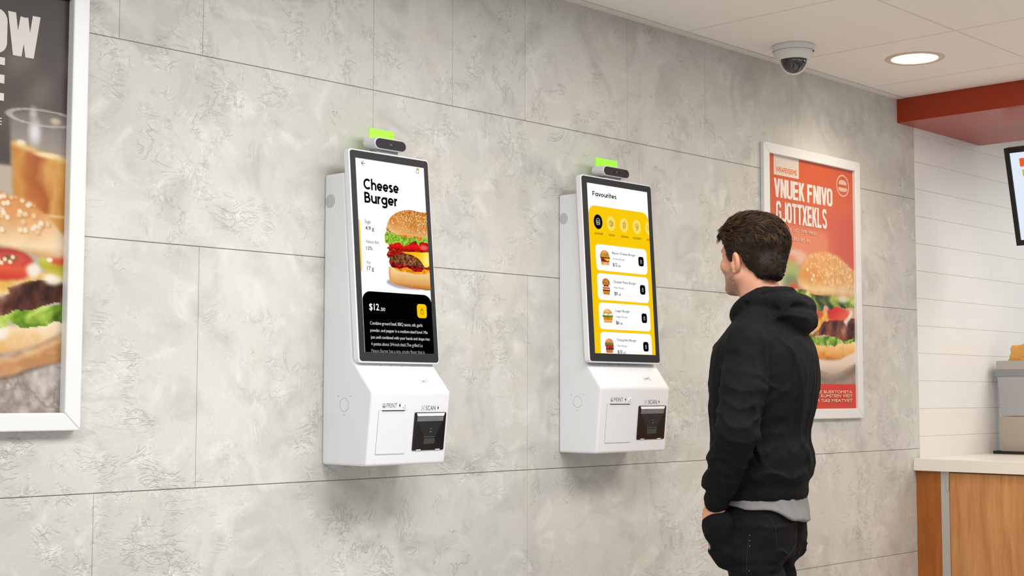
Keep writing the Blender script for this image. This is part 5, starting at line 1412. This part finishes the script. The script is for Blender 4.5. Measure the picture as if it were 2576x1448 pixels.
# ---- hoodie
CLOTH = mat('black_cotton_fleece', L3(17, 18, 18), .85, 0, .16, .2, 40, .3, 700)
def hoodie():
    xs = np.arange(-.38, .385, .0055); ys = np.arange(-.25, .24, .0052); zs = np.arange(.90, 1.62, .0052)
    v = Vol(xs, ys, zs); X, Y, Z = v.X, v.Y, v.Z
    v.loft([(.960, 0, .010, .158, .126), (.976, 0, .010, .163, .131), (1.010, 0, .009, .166, .132), (1.028, 0, .007, .174, .140), (1.052, 0, .006, .176, .139), (1.085, 0, .003, .174, .139),
            (1.14, 0, .006, .168, .132), (1.24, 0, .000, .176, .144), (1.33, 0, -.006, .182, .148), (1.40, 0, -.010, .172, .134), (1.445, 0, -.012, .140, .108), (1.49, 0, -.010, .090, .080), (1.53, 0, -.004, .062, .064)], .01, 2.25)
    for s, el, wr in ((-1, ELB_L, WRI_L), (1, ELB_R, WRI_R)):
        e = np.array(el); w = np.array(wr); d = (w-e)/np.linalg.norm(w-e)
        v.cone((s*.150, -.014, 1.388), (s*.204, (-.016 if s < 0 else .004), 1.27), .062, .061, .022)
        v.cone((s*.204, (-.016 if s < 0 else .004), 1.27), tuple(e+np.array((0, .002, .01))), .061, .057, .010)
        v.cone(tuple(e), tuple(e+(w-e)*.72), .057, .044, .014)
        v.ell(tuple(e+(w-e)*.34+np.array((0, .026, .0))), (.044, .038, .034), .010)        # bunched folds on the forearm
        v.ell(tuple(e+(w-e)*.70+np.array((0, .016, -.004))), (.042, .040, .028), .009)
        v.cone(tuple(e+(w-e)*.76), tuple(w+d*.002), .040, .0345, .005)                       # ribbed cuff
    # trapezius slope
    v.cone((-.05, -.012, 1.495), (-.150, -.014, 1.405), .046, .056, .030); v.cone((.05, -.012, 1.495), (.150, -.014, 1.405), .046, .056, .030)
    # hood: collar standing around the neck, bag hanging at the back, rolled edge
    n = 22
    for i in range(n):
        def ring(t):
            a = 2*PI*t/n; back = .5-.5*math.cos(a)                       # a=0 front, pi back
            return (.076*math.sin(a), -.006+.074*math.cos(a), 1.488+.046*back+.018*math.sin(a)**2), .021+.009*back
        p, r0 = ring(i); q, r1 = ring(i+1)
        v.cone(p, q, r0, r1, .014)
    v.ell((0, -.092, 1.512), (.096, .048, .042), .018, 'u', (-.55, 0, 0))
    v.ell((0, -.114, 1.482), (.080, .046, .050), .018, 'u', (-.35, 0, 0))
    v.ell((.050, -.100, 1.498), (.052, .048, .042), .016, 'u', (-.3, 0, -.3))
    v.ell((-.056, -.078, 1.500), (.044, .044, .034), .016, 'u', (-.3, 0, .4))
    # neck hole dip
    v.cone((0, .012, 1.62), (0, .006, 1.545), .058, .052, .012, 's')
    # folds
    D = np.zeros(v.D.shape, F32)
    w1 = n3(X*7+Z*1.5, Y*7, Z*2.6, 5, 2); w2 = n3(X*12, Y*12+Z*3, Z*6, 8, 2); w3 = n3(X*9+Z*4, Y*9-Z*5, Z*9, 12, 2)
    torso = (np.abs(X) < .19)*1.0
    D -= .0060*ridge(w1, .10)*sst(1.02, 1.10, Z)*(1-sst(1.40, 1.46, Z))*np.ones_like(D)
    D -= .0035*ridge(w2, .12)*(1-sst(1.42, 1.48, Z))*sst(1.0, 1.03, Z)
    # long soft pulls from the shoulder blades down the back
    for (xa, za, xb, zb, wd, am) in ((.030, 1.40, .012, 1.13, .013, .008), (.105, 1.36, .060, 1.10, .012, .007), (-.070, 1.36, -.035, 1.16, .014, .006), (.020, 1.16, -.050, 1.06, .011, .007), (.020, 1.16, .070, 1.04, .011, .007), (.135, 1.30, .130, 1.08, .012, .006)):
        t = np.clip((Z-zb)/(za-zb), 0, 1); cx = xb+(xa-xb)*t; e_ = np.where((Z > zb-.03) & (Z < za+.03), 1, 0)*np.sin(PI*np.clip((Z-zb+.03)/(za-zb+.06), 0, 1))
        D -= am*np.exp(-((X-cx)/wd)**2)*e_*(Y < -.02)
    # blousing over the rib and the rib itself
    D -= .007*ridge(n3(X*10, Y*10, Z*16, 21, 2), .22)*np.exp(-((Z-1.04)/.035)**2)
    rib = (1-sst(.992, 1.004, Z))*((np.abs(X) < .2) & (Y > -.2)); ang = np.arctan2(Y-.008, X)
    D += .0007*np.cos(ang*120)*rib*(Z < .992)*sst(.14, .13, 0*Z+0)
    # creases at the elbows and forearms
    for s, el, wr in ((-1, ELB_L, WRI_L), (1, ELB_R, WRI_R)):
        e = np.array(el); w = np.array(wr); d = (w-e)/np.linalg.norm(w-e)
        t = (X-e[0])*d[0]+(Y-e[1])*d[1]+(Z-e[2])*d[2]
        near = np.exp(-(((X-e[0])/.11)**2+((Y-e[1]-.01)/.12)**2+((Z-e[2])/.16)**2))
        D -= .0085*near*ridge(np.sin((t+.03*w2+.012*np.sin(Y*40))*75), .45)
        low = np.exp(-(((X-w[0]-s*.01)/.09)**2+((Y-w[1])/.09)**2+((Z-w[2]-.06)/.07)**2))
        D -= .0080*low*ridge(np.sin((t+.035*w3)*85), .45)
        up = np.exp(-(((X-s*.20)/.08)**2+((Z-1.30)/.10)**2)); D -= .0045*up*ridge(w3, .14)
        # armhole seam
        D += .0045*np.exp(-((np.abs(X)-.150-.035*np.clip((1.42-Z)/.2, 0, 1))/.0045)**2)*sst(1.20, 1.24, Z)*(1-sst(1.44, 1.47, Z))*(X*s > 0)
    def groove(pts, w, am):
        out = np.full(v.D.shape, 9.0, F32)
        for a_, b_ in zip(pts, pts[1:]):
            a_ = np.array(a_, float); b_ = np.array(b_, float); ab = b_-a_
            t = np.clip(((X-a_[0])*ab[0]+(Y-a_[1])*ab[1]+(Z-a_[2])*ab[2])/(ab@ab), 0, 1)
            np.minimum(out, np.sqrt((X-a_[0]-t*ab[0])**2+(Y-a_[1]-t*ab[1])**2+(Z-a_[2]-t*ab[2])**2), out=out)
        return am*np.exp(-(out/w)**2)
    D += groove([(-.094, .010, 1.520), (-.088, -.045, 1.548), (-.050, -.088, 1.556), (0, -.102, 1.556), (.05, -.098, 1.554), (.090, -.050, 1.545), (.094, .0, 1.52)], .0075, .011)
    D += groove([(-.100, -.062, 1.500), (-.070, -.120, 1.508), (-.02, -.155, 1.508), (.045, -.158, 1.500), (.10, -.12, 1.49)], .0080, .011)
    D += groove([(-.02, -.150, 1.530), (.04, -.165, 1.480), (.08, -.15, 1.455)], .007, .007)
    hd = sst(1.42, 1.46, Z)*(1-sst(-.02, .04, Y)); D -= .0055*hd*ridge(n3(X*9, Y*9+Z*9, Z*13, 31, 2), .16)
    v.add(D)
    me, V, Fa = v.mesh('hoodie')
    o = link('hoodie', me, CLOTH, MAN); m = o.modifiers.new('smooth', 'SMOOTH'); m.factor = .5; m.iterations = 2
    return o, V, Fa
HOOD, HV, HF = hoodie()

# ---- grey shirt tail under the hoodie
def shirt():
    v = Vol(np.arange(-.215, .22, .004), np.arange(-.19, .19, .004), np.arange(.85, 1.03, .004)); X, Y, Z = v.X, v.Y, v.Z
    v.loft([(.865, 0, .012, .1660, .140), (.91, 0, .012, .1640, .137), (.95, 0, .011, .158, .128), (1.035, 0, .009, .152, .120)], .004, 2.3)
    a = np.arctan2(Y, X); zl = .897+.044*np.maximum(0, -np.cos(a))**2+.018*np.maximum(0, np.cos(a))**2+.02*np.maximum(0, np.sin(a))
    zl = zl+.004*np.sin(a*7+1)
    v.add(.0035*n3(X*14, Y*14, Z*9, 3, 2)+.0012*np.sin(a*18+Z*70))
    v.inter(np.broadcast_to(zl-Z, v.D.shape).astype(F32), .003)
    me, V, Fa = v.mesh('t_shirt')
    return link('t_shirt', me, mat('grey_cotton', L3(128, 126, 125), .85, noise=.10, nscale=26, bump=.3, bscale=60), MAN)
SHIRT = shirt()

# ---- jeans
JEAN = mat('black_denim', L3(16, 16, 17), .8, 0, .16, .22, 60, .3, 700)
def jeans():
    xs = np.arange(-.235, .24, .0055); ys = np.arange(-.20, .27, .0055); zs = np.concatenate([np.arange(.03, .62, .009), np.arange(.62, .985, .0055)])
    v = Vol(xs, ys, zs); X, Y, Z = v.X, v.Y, v.Z
    v.loft([(.80, 0, .022, .156, .118), (.86, 0, .020, .160, .122), (.91, 0, .016, .157, .124), (.975, 0, .010, .146, .114)], .02, 2.3)
    for s, yk in ((-1, .0), (1, .032)):
        v.cone((s*.080, .010, .86), (s*.084, -.016+yk*1.25, .70), .082, .079, .018); v.cone((s*.084, -.012+yk*1.2, .70), (s*.096, yk-.01, .50), .079, .064, .02)
        v.cone((s*.100, yk, .50), (s*.107, yk-.02, .10), .066, .056, .02)
        v.ell((s*.074, -.040, .860), (.074, .058, .080), .024)                                   # seat
    for s, w in ((-1, WRI_L), (1, WRI_R)):
        v.ell((w[0]-s*.008, w[1]+.000, w[2]-.071), (.034, .048, .052), .012); v.ell((w[0]-s*.034, w[1]-.010, w[2]-.128), (.034, .046, .060), .022)                         # hand inside the pocket
    # opening between the legs
    v.cone((0, -.20, .62), (0, .22, .62), .001, .001, .03, 's')
    D = np.zeros(v.D.shape, F32)
    w1 = n3(X*8, Y*8, Z*14, 5, 2); w2 = n3(X*12+Z*6, Y*12, Z*16-X*9, 9, 2)
    D -= .0045*ridge(w1, .16)*(1-sst(.90, .94, Z)); D -= .0045*ridge(w2, .14)*np.exp(-((Z-.80)/.06)**2)
    D += .008*np.exp(-((Z-.785-.10*X*0+.02*np.abs(X)/.1)/.010)**2)*(Y < -.02)*np.exp(-((np.abs(X)-.08)/.07)**2)     # crease under the seat
    D += .007*np.exp(-(X/.010)**2)*(Y < 0)*(1-sst(.94, .95, Z))
    v.add(D)
    me, V, Fa = v.mesh('jeans')
    o = link('jeans', me, JEAN, MAN); m = o.modifiers.new('smooth', 'SMOOTH'); m.factor = .5; m.iterations = 2
    return o, V, Fa
JEANS, JV, JF = jeans()

def patch(name, V, Fa, frame, pts_lines, w, m, parent, lift=.0012, n=14):
    """thin cord laid on a surface along lines given in a projection frame (origin, u, v, dir)"""
    bv = BVHTree.FromPolygons([Vector(p) for p in V.tolist()], [tuple(f) for f in Fa.tolist()])
    o, u, vv, d = [Vector(q) for q in frame]; bm = bmesh.new()
    for ln in pts_lines:
        P = []
        for (a, b) in zip(ln, ln[1:]):
            for i in range(n):
                t = i/n; q = o+u*(a[0]+(b[0]-a[0])*t)+vv*(a[1]+(b[1]-a[1])*t); h = bv.ray_cast(q, d)
                if h[0] is not None: P.append((h[0]+h[1]*lift*(1 if h[1].dot(d) < 0 else -1), h[1]))
        q = o+u*ln[-1][0]+vv*ln[-1][1]; h = bv.ray_cast(q, d)
        if h[0] is not None: P.append((h[0]+h[1]*lift*(1 if h[1].dot(d) < 0 else -1), h[1]))
        prev = None
        for i, (p, nn) in enumerate(P):
            t = (P[min(i+1, len(P)-1)][0]-P[max(i-1, 0)][0])
            if t.length < 1e-6: continue
            t.normalize(); s = t.cross(nn).normalized()
            ring = [bm.verts.new(p+s*(w*math.cos(k*PI/3))+nn*(w*.7*math.sin(k*PI/3))) for k in range(6)]
            if prev:
                for k in range(6): bm.faces.new((prev[k], prev[(k+1) % 6], ring[(k+1) % 6], ring[k]))
            prev = ring
    return link(name, bm_mesh(bm, smooth=True), m, parent)
STI = mat('stitch_grey', L3(40, 39, 38), .8)
back = ((0, -.4, 0), (1, 0, 0), (0, 0, 1), (0, 1, 0))
for nm, x0, x1 in (('back_pocket', -.132, -.028), ('back_pocket', .028, .132)):
    xm = (x0+x1)/2
    patch(nm, JV, JF, back, [[(x0, .915), (x0+.004, .835), (xm, .808), (x1-.004, .835), (x1, .915)]], .0007, STI, JEANS)
patch('seat_seam', JV, JF, back, [[(0, .94), (0, .80)]], .0007, STI, JEANS)
patch('side_seam', JV, JF, ((-.4, 0, 0), (0, 1, 0), (0, 0, 1), (1, 0, 0)), [[(-.012, .86), (-.008, .70), (-.004, .50), (-.010, .15)]], .0007, STI, JEANS)
RV = mat('rivet_pale', L3(170, 166, 158), .4, .6)
bvj = BVHTree.FromPolygons([Vector(p) for p in JV.tolist()], [tuple(f) for f in JF.tolist()])
for zz in (.868, .853, .838, .770):
    h = bvj.ray_cast(Vector((-.4, -.016, zz)), Vector((1, 0, 0)))
    bm = bmesh.new(); bmesh.ops.create_uvsphere(bm, u_segments=8, v_segments=6, radius=.0014, matrix=Matrix.Translation(h[0]))
    link('paint_fleck', bm_mesh(bm), RV, JEANS)
# centre back seam of the hoodie
SEAM = mat('seam_black', L3(44, 45, 45), .8)
patch('back_seam', HV, HF, back, [[(.012, 1.395), (.010, 1.28), (.006, 1.16), (.004, 1.02)]], .0007, SEAM, HOOD, .0004)
# ---- shoes
for s, yk in ((-1, .0), (1, .032)):
    v = Vol(np.arange(s*.112-.07, s*.112+.07, .006), np.arange(yk-.13, yk+.24, .006), np.arange(-.012, .16, .006))
    v.cone((s*.108, yk-.030, .060), (s*.112, yk+.02, .055), .046, .044, .02); v.cone((s*.112, yk+.02, .055), (s*.122, yk+.165, .035), .044, .036, .02, 'u', (1, 1, 1.1)); v.cone((s*.107, yk-.03, .07), (s*.107, yk-.03, .115), .046, .046, .02)
    v.inter(np.broadcast_to(.0075-v.Z, v.D.shape).astype(F32), .006)
    me, _, _ = v.mesh('shoe'); sh = link('shoe', me, mat('shoe_black', L3(30, 30, 32), .5), MAN)
    bm = bmesh.new(); pts = []
    for i in range(28):
        a = 2*PI*i/28; r = .050 if math.sin(a) < 0 else .047
        pts.append((s*.114+.046*math.cos(a)+s*.006*max(0, math.sin(a)), yk+.055+.130*math.sin(a), .0006))
    add_prism(bm, pts, (0, 0, .016)); bevel(link('sole', bm_mesh(bm), mat('sole_white', L3(210, 208, 204), .6), sh), .003)

# ---- hair
def hair():
    xs = np.arange(-.105, .106, .0030); ys = np.arange(HC[1]-.135, HC[1]+.125, .0030); zs = np.arange(1.575, 1.812, .0030)
    v = Vol(xs, ys, zs)
    hx = (v.X-HC[0])*ch+(v.Y-HC[1])*sh_; hy = -(v.X-HC[0])*sh_+(v.Y-HC[1])*ch; hz = v.Z-HC[2]
    hx, hy, hz = [np.broadcast_to(q, v.D.shape) for q in (hx, hy, hz)]
    v.ell(H(0, -.012, .028), (.0775, .0965, .0865), .0); v.ell(H(0, .020, .050), (.066, .060, .062), .02)
    v.ell(H(0, -.060, -.030), (.056, .046, .062), .02)                                   # nape
    v.ell(H(0, .012, .066), (.062, .078, .044), .020); v.ell(H(0, .060, .074), (.048, .036, .028), .016); v.ell(H(0, -.040, .050), (.070, .066, .062), .02)
    n1 = n3(hx*22+hz*8, hy*16, hz*20, 4, 3)+.9*ridge(n3(hx*26+hy*10, hy*12, hz*26, 14, 2), .25)*sst(.02,.07,hz)
    v.add(-((.0022+.0040*sst(.02, .08, hz))*n1+.0022))
    # hairline: keep above a surface that runs brow - temple - sideburn - round the ear - nape
    side = sst(.040, .062, np.abs(hx))
    zt = np.interp(hy, [-.12, -.075, -.045, -.030, -.018, .006, .014, .030, .040, .052, .07, .12], [-.064, -.066, -.060, -.052, .004, .010, .000, -.010, .026, .052, .060, .060])
    zf = np.interp(hy, [-.12, -.06, .05, .075, .12], [-.066, -.066, .030, .060, .066])
    zl = zf*(1-side)+zt*side
    v.inter(((zl-hz)*.8).astype(F32), .006)
    me, V, Fa = v.mesh('hair_cap')
    dk = np.array(lin((34, 25, 19))); a = me.color_attributes.new('Col', 'FLOAT_COLOR', 'POINT')
    c4 = np.ones((len(V), 4), F32); c4[:, :3] = dk*(1+.2*n3(V[:, 0]*90, V[:, 1]*90, V[:, 2]*90, 3, 2))[:, None]; a.data.foreach_set('color', c4.ravel())
    HM = mat('brown_hair', attr='Col', rough=.60, spec=.22, noise=.25, nscale=260)
    hp = link('hair', me, HM, MAN)
    # strands rooted on the cap, in locks
    rs = np.random.RandomState(8); hV = toH(V)
    me.calc_loop_triangles if hasattr(me, 'calc_loop_triangles') else None
    me.update(); N = np.zeros((len(V), 3), F32); me.vertices.foreach_get('normal', N.ravel()) if False else None
    N = np.array([tuple(q.normal) for q in me.vertices])
    hN = np.stack([N[:, 0]*ch+N[:, 1]*sh_, -N[:, 0]*sh_+N[:, 1]*ch, N[:, 2]], 1)
    outer = np.nonzero((hV[:, 2] > -.075) & ((hN*(hV-np.array([0, -.01, .0]))).sum(1) > .02))[0]
    SV_, SF_, SC_ = [], [], []
    def lock_dir(p, rnd):
        """combing direction in the head frame"""
        x, y, z = p
        top = sst(.045, .085, z); front = sst(.03, .08, y)
        d_top = np.array([.55+rnd[0]*.5, -.75+rnd[1]*.5-.1*front, .18+.35*front])          # swept back and to his right
        d_side = np.array([.0, -.72, -.62+rnd[1]*.2]); d_back = np.array([.10*np.sign(x+.01), -.10, -1.0])
        bk = sst(-.02, -.07, y); low = d_side*(1-bk)+d_back*bk
        return d_top*top+low*(1-top)
    locks = rs.choice(outer, 2100)
    zh = hV[locks][:, 2]
    for li, vi in enumerate(locks):
        p0 = hV[vi]; nrm = hN[vi]; top = float(sst(.035, .080, p0[2])); fr = float(sst(.055, .085, p0[1]))*float(sst(.045, .07, p0[2]))
        rnd = rs.uniform(-1, 1, 3); d = lock_dir(p0, rnd); L = (.015+.025*top+.004*fr)*(.75+.5*rs.rand())
        if fr > .3: d = np.array([-.15+rnd[0]*.5, .75+.3*rnd[1], .10+.4*rnd[2]]); L *= .62
        curl = rs.uniform(-1, 1)*.9; light = rs.rand() < (.38*top+.05); tone = rs.uniform(.75, 1.3)
        cA = np.array(lin((38, 27, 20)))*tone; cB = np.array(lin((108, 80, 54) if light else (66, 49, 35)))*tone
        ns = 7 if top > .3 else 12
        for k in range(ns):
            q = p0+rs.uniform(-1, 1, 3)*.0042; q = q-nrm*.002
            w0 = (.00060+.0004*top)*rs.uniform(.8, 1.3); segs = 6; pts = []
            dd = d/np.linalg.norm(d); pos = q.copy(); sp = rs.uniform(-1, 1, 3)*.16; lift = .10+.10*top+.12*fr
            for s_ in range(segs+1):
                pts.append(pos.copy()); t = s_/segs
                en = (pos-np.array([0, -.012, .030]))/np.array([.078, .098, .090])**2; en = en/np.linalg.norm(en)
                dd = dd-en*(dd@en)*.92; dd = dd/np.linalg.norm(dd)
                perp = np.cross(en, dd); st = dd+perp*curl*(.5*t+.1)+en*(lift*(1-1.5*t))+sp*.25; st = st/np.linalg.norm(st)
                dd = dd+perp*curl*.13; pos = pos+st*L/segs
            side_ = np.cross(nrm, d); side_ = side_/(np.linalg.norm(side_)+1e-9); up_ = nrm
            b = len(SV_)
            for s_, pt in enumerate(pts):
                w = w0*(1-(s_/segs)**2*.9)*(1 if s_ else .8)
                for off in (side_*w, -side_*w*.5+up_*w*.9, -side_*w*.5-up_*w*.9):
                    e = pt+off; SV_.append(H(*e)); t = s_/segs; SC_.append(tuple(cA*(1-t)+cB*t)+(1,))
            for s_ in range(segs):
                for c_ in range(3):
                    i0 = b+s_*3+c_; i1 = b+s_*3+(c_+1) % 3; SF_.append((i0, i1, i1+3, i0+3))
    m2 = bpy.data.meshes.new('hair_strands'); m2.from_pydata(SV_, [], SF_); a = m2.color_attributes.new('Col', 'FLOAT_COLOR', 'POINT'); a.data.foreach_set('color', np.array(SC_, F32).ravel())
    for p in m2.polygons: p.use_smooth = True
    o2 = link('hair_locks', m2, HM, hp); tag(o2, kind='stuff')
hair()
WORLD = .52; SPOT = 24
LIGHTS = [('ceiling_panel_light', (0.5, -1.55, 2.55), 1.5, .9, 49, (.98, .99, 1)), ('ceiling_panel_light', (2.6, -1.55, 2.55), 1.5, .9, 51, (1, .99, .99)),
          ('ceiling_panel_light', (4.6, -1.9, 2.55), 1.3, .9, 39, (1, .88, .76)), ('kitchen_light', (6.95, -1.2, 2.5), .8, .8, 21, (1, .99, .98))]
# ================================================================== light
W_ = bpy.data.worlds.new('World'); SC.world = W_; W_.use_nodes = True
bg = W_.node_tree.nodes['Background']; bg.inputs[0].default_value = (0.93, 0.97, 1.0, 1); bg.inputs[1].default_value = WORLD
def area(name, loc, size, power, col, rot=(0, 0, 0), sy=None, shape='RECTANGLE'):
    l = bpy.data.lights.new(name, 'AREA'); l.energy = power; l.color = col; l.size = size; l.shape = shape
    if sy: l.size_y = sy
    o = bpy.data.objects.new(name, l); COL.objects.link(o); o.location = loc; o.rotation_euler = rot
    return o
for nm, loc, sz, sy, pw_, col in LIGHTS:
    area(nm, loc, sz, pw_, col, (0, 0, 0), sy)
s = bpy.data.lights.new('downlight_lamp', 'SPOT'); s.energy = SPOT; s.color = (1, .84, .66); s.spot_size = math.radians(150); s.spot_blend = .8; s.shadow_soft_size = .09
so = bpy.data.objects.new('downlight_lamp', s); COL.objects.link(so); so.location = (5.093, -.440, CEIL-.02)
# ================================================================== camera
f_, yaw, pitch, roll = 3617.3, .808216, .0736549, .00132
fw = Vector((math.sin(yaw)*math.cos(pitch), math.cos(yaw)*math.cos(pitch), math.sin(pitch)))
rt = Vector((math.cos(yaw), -math.sin(yaw), 0)); up = rt.cross(fw)
r2 = rt*math.cos(roll)+up*math.sin(roll); u2 = -rt*math.sin(roll)+up*math.cos(roll)
cd = bpy.data.cameras.new('camera'); co = bpy.data.objects.new('camera', cd); COL.objects.link(co)
cd.sensor_fit = 'HORIZONTAL'; cd.sensor_width = 36.0; cd.lens = f_/2576*36.0; cd.clip_start = .02; cd.clip_end = 60
co.matrix_world = Matrix(((r2.x, u2.x, -fw.x, 0), (r2.y, u2.y, -fw.y, -3.13), (r2.z, u2.z, -fw.z, 1.26), (0, 0, 0, 1)))
SC.camera = co
SC.view_settings.view_transform = 'Standard'; SC.view_settings.look = 'None'; SC.view_settings.gamma = 1.0
SC.view_settings.exposure = 0.0; SC.view_settings.use_curve_mapping = False
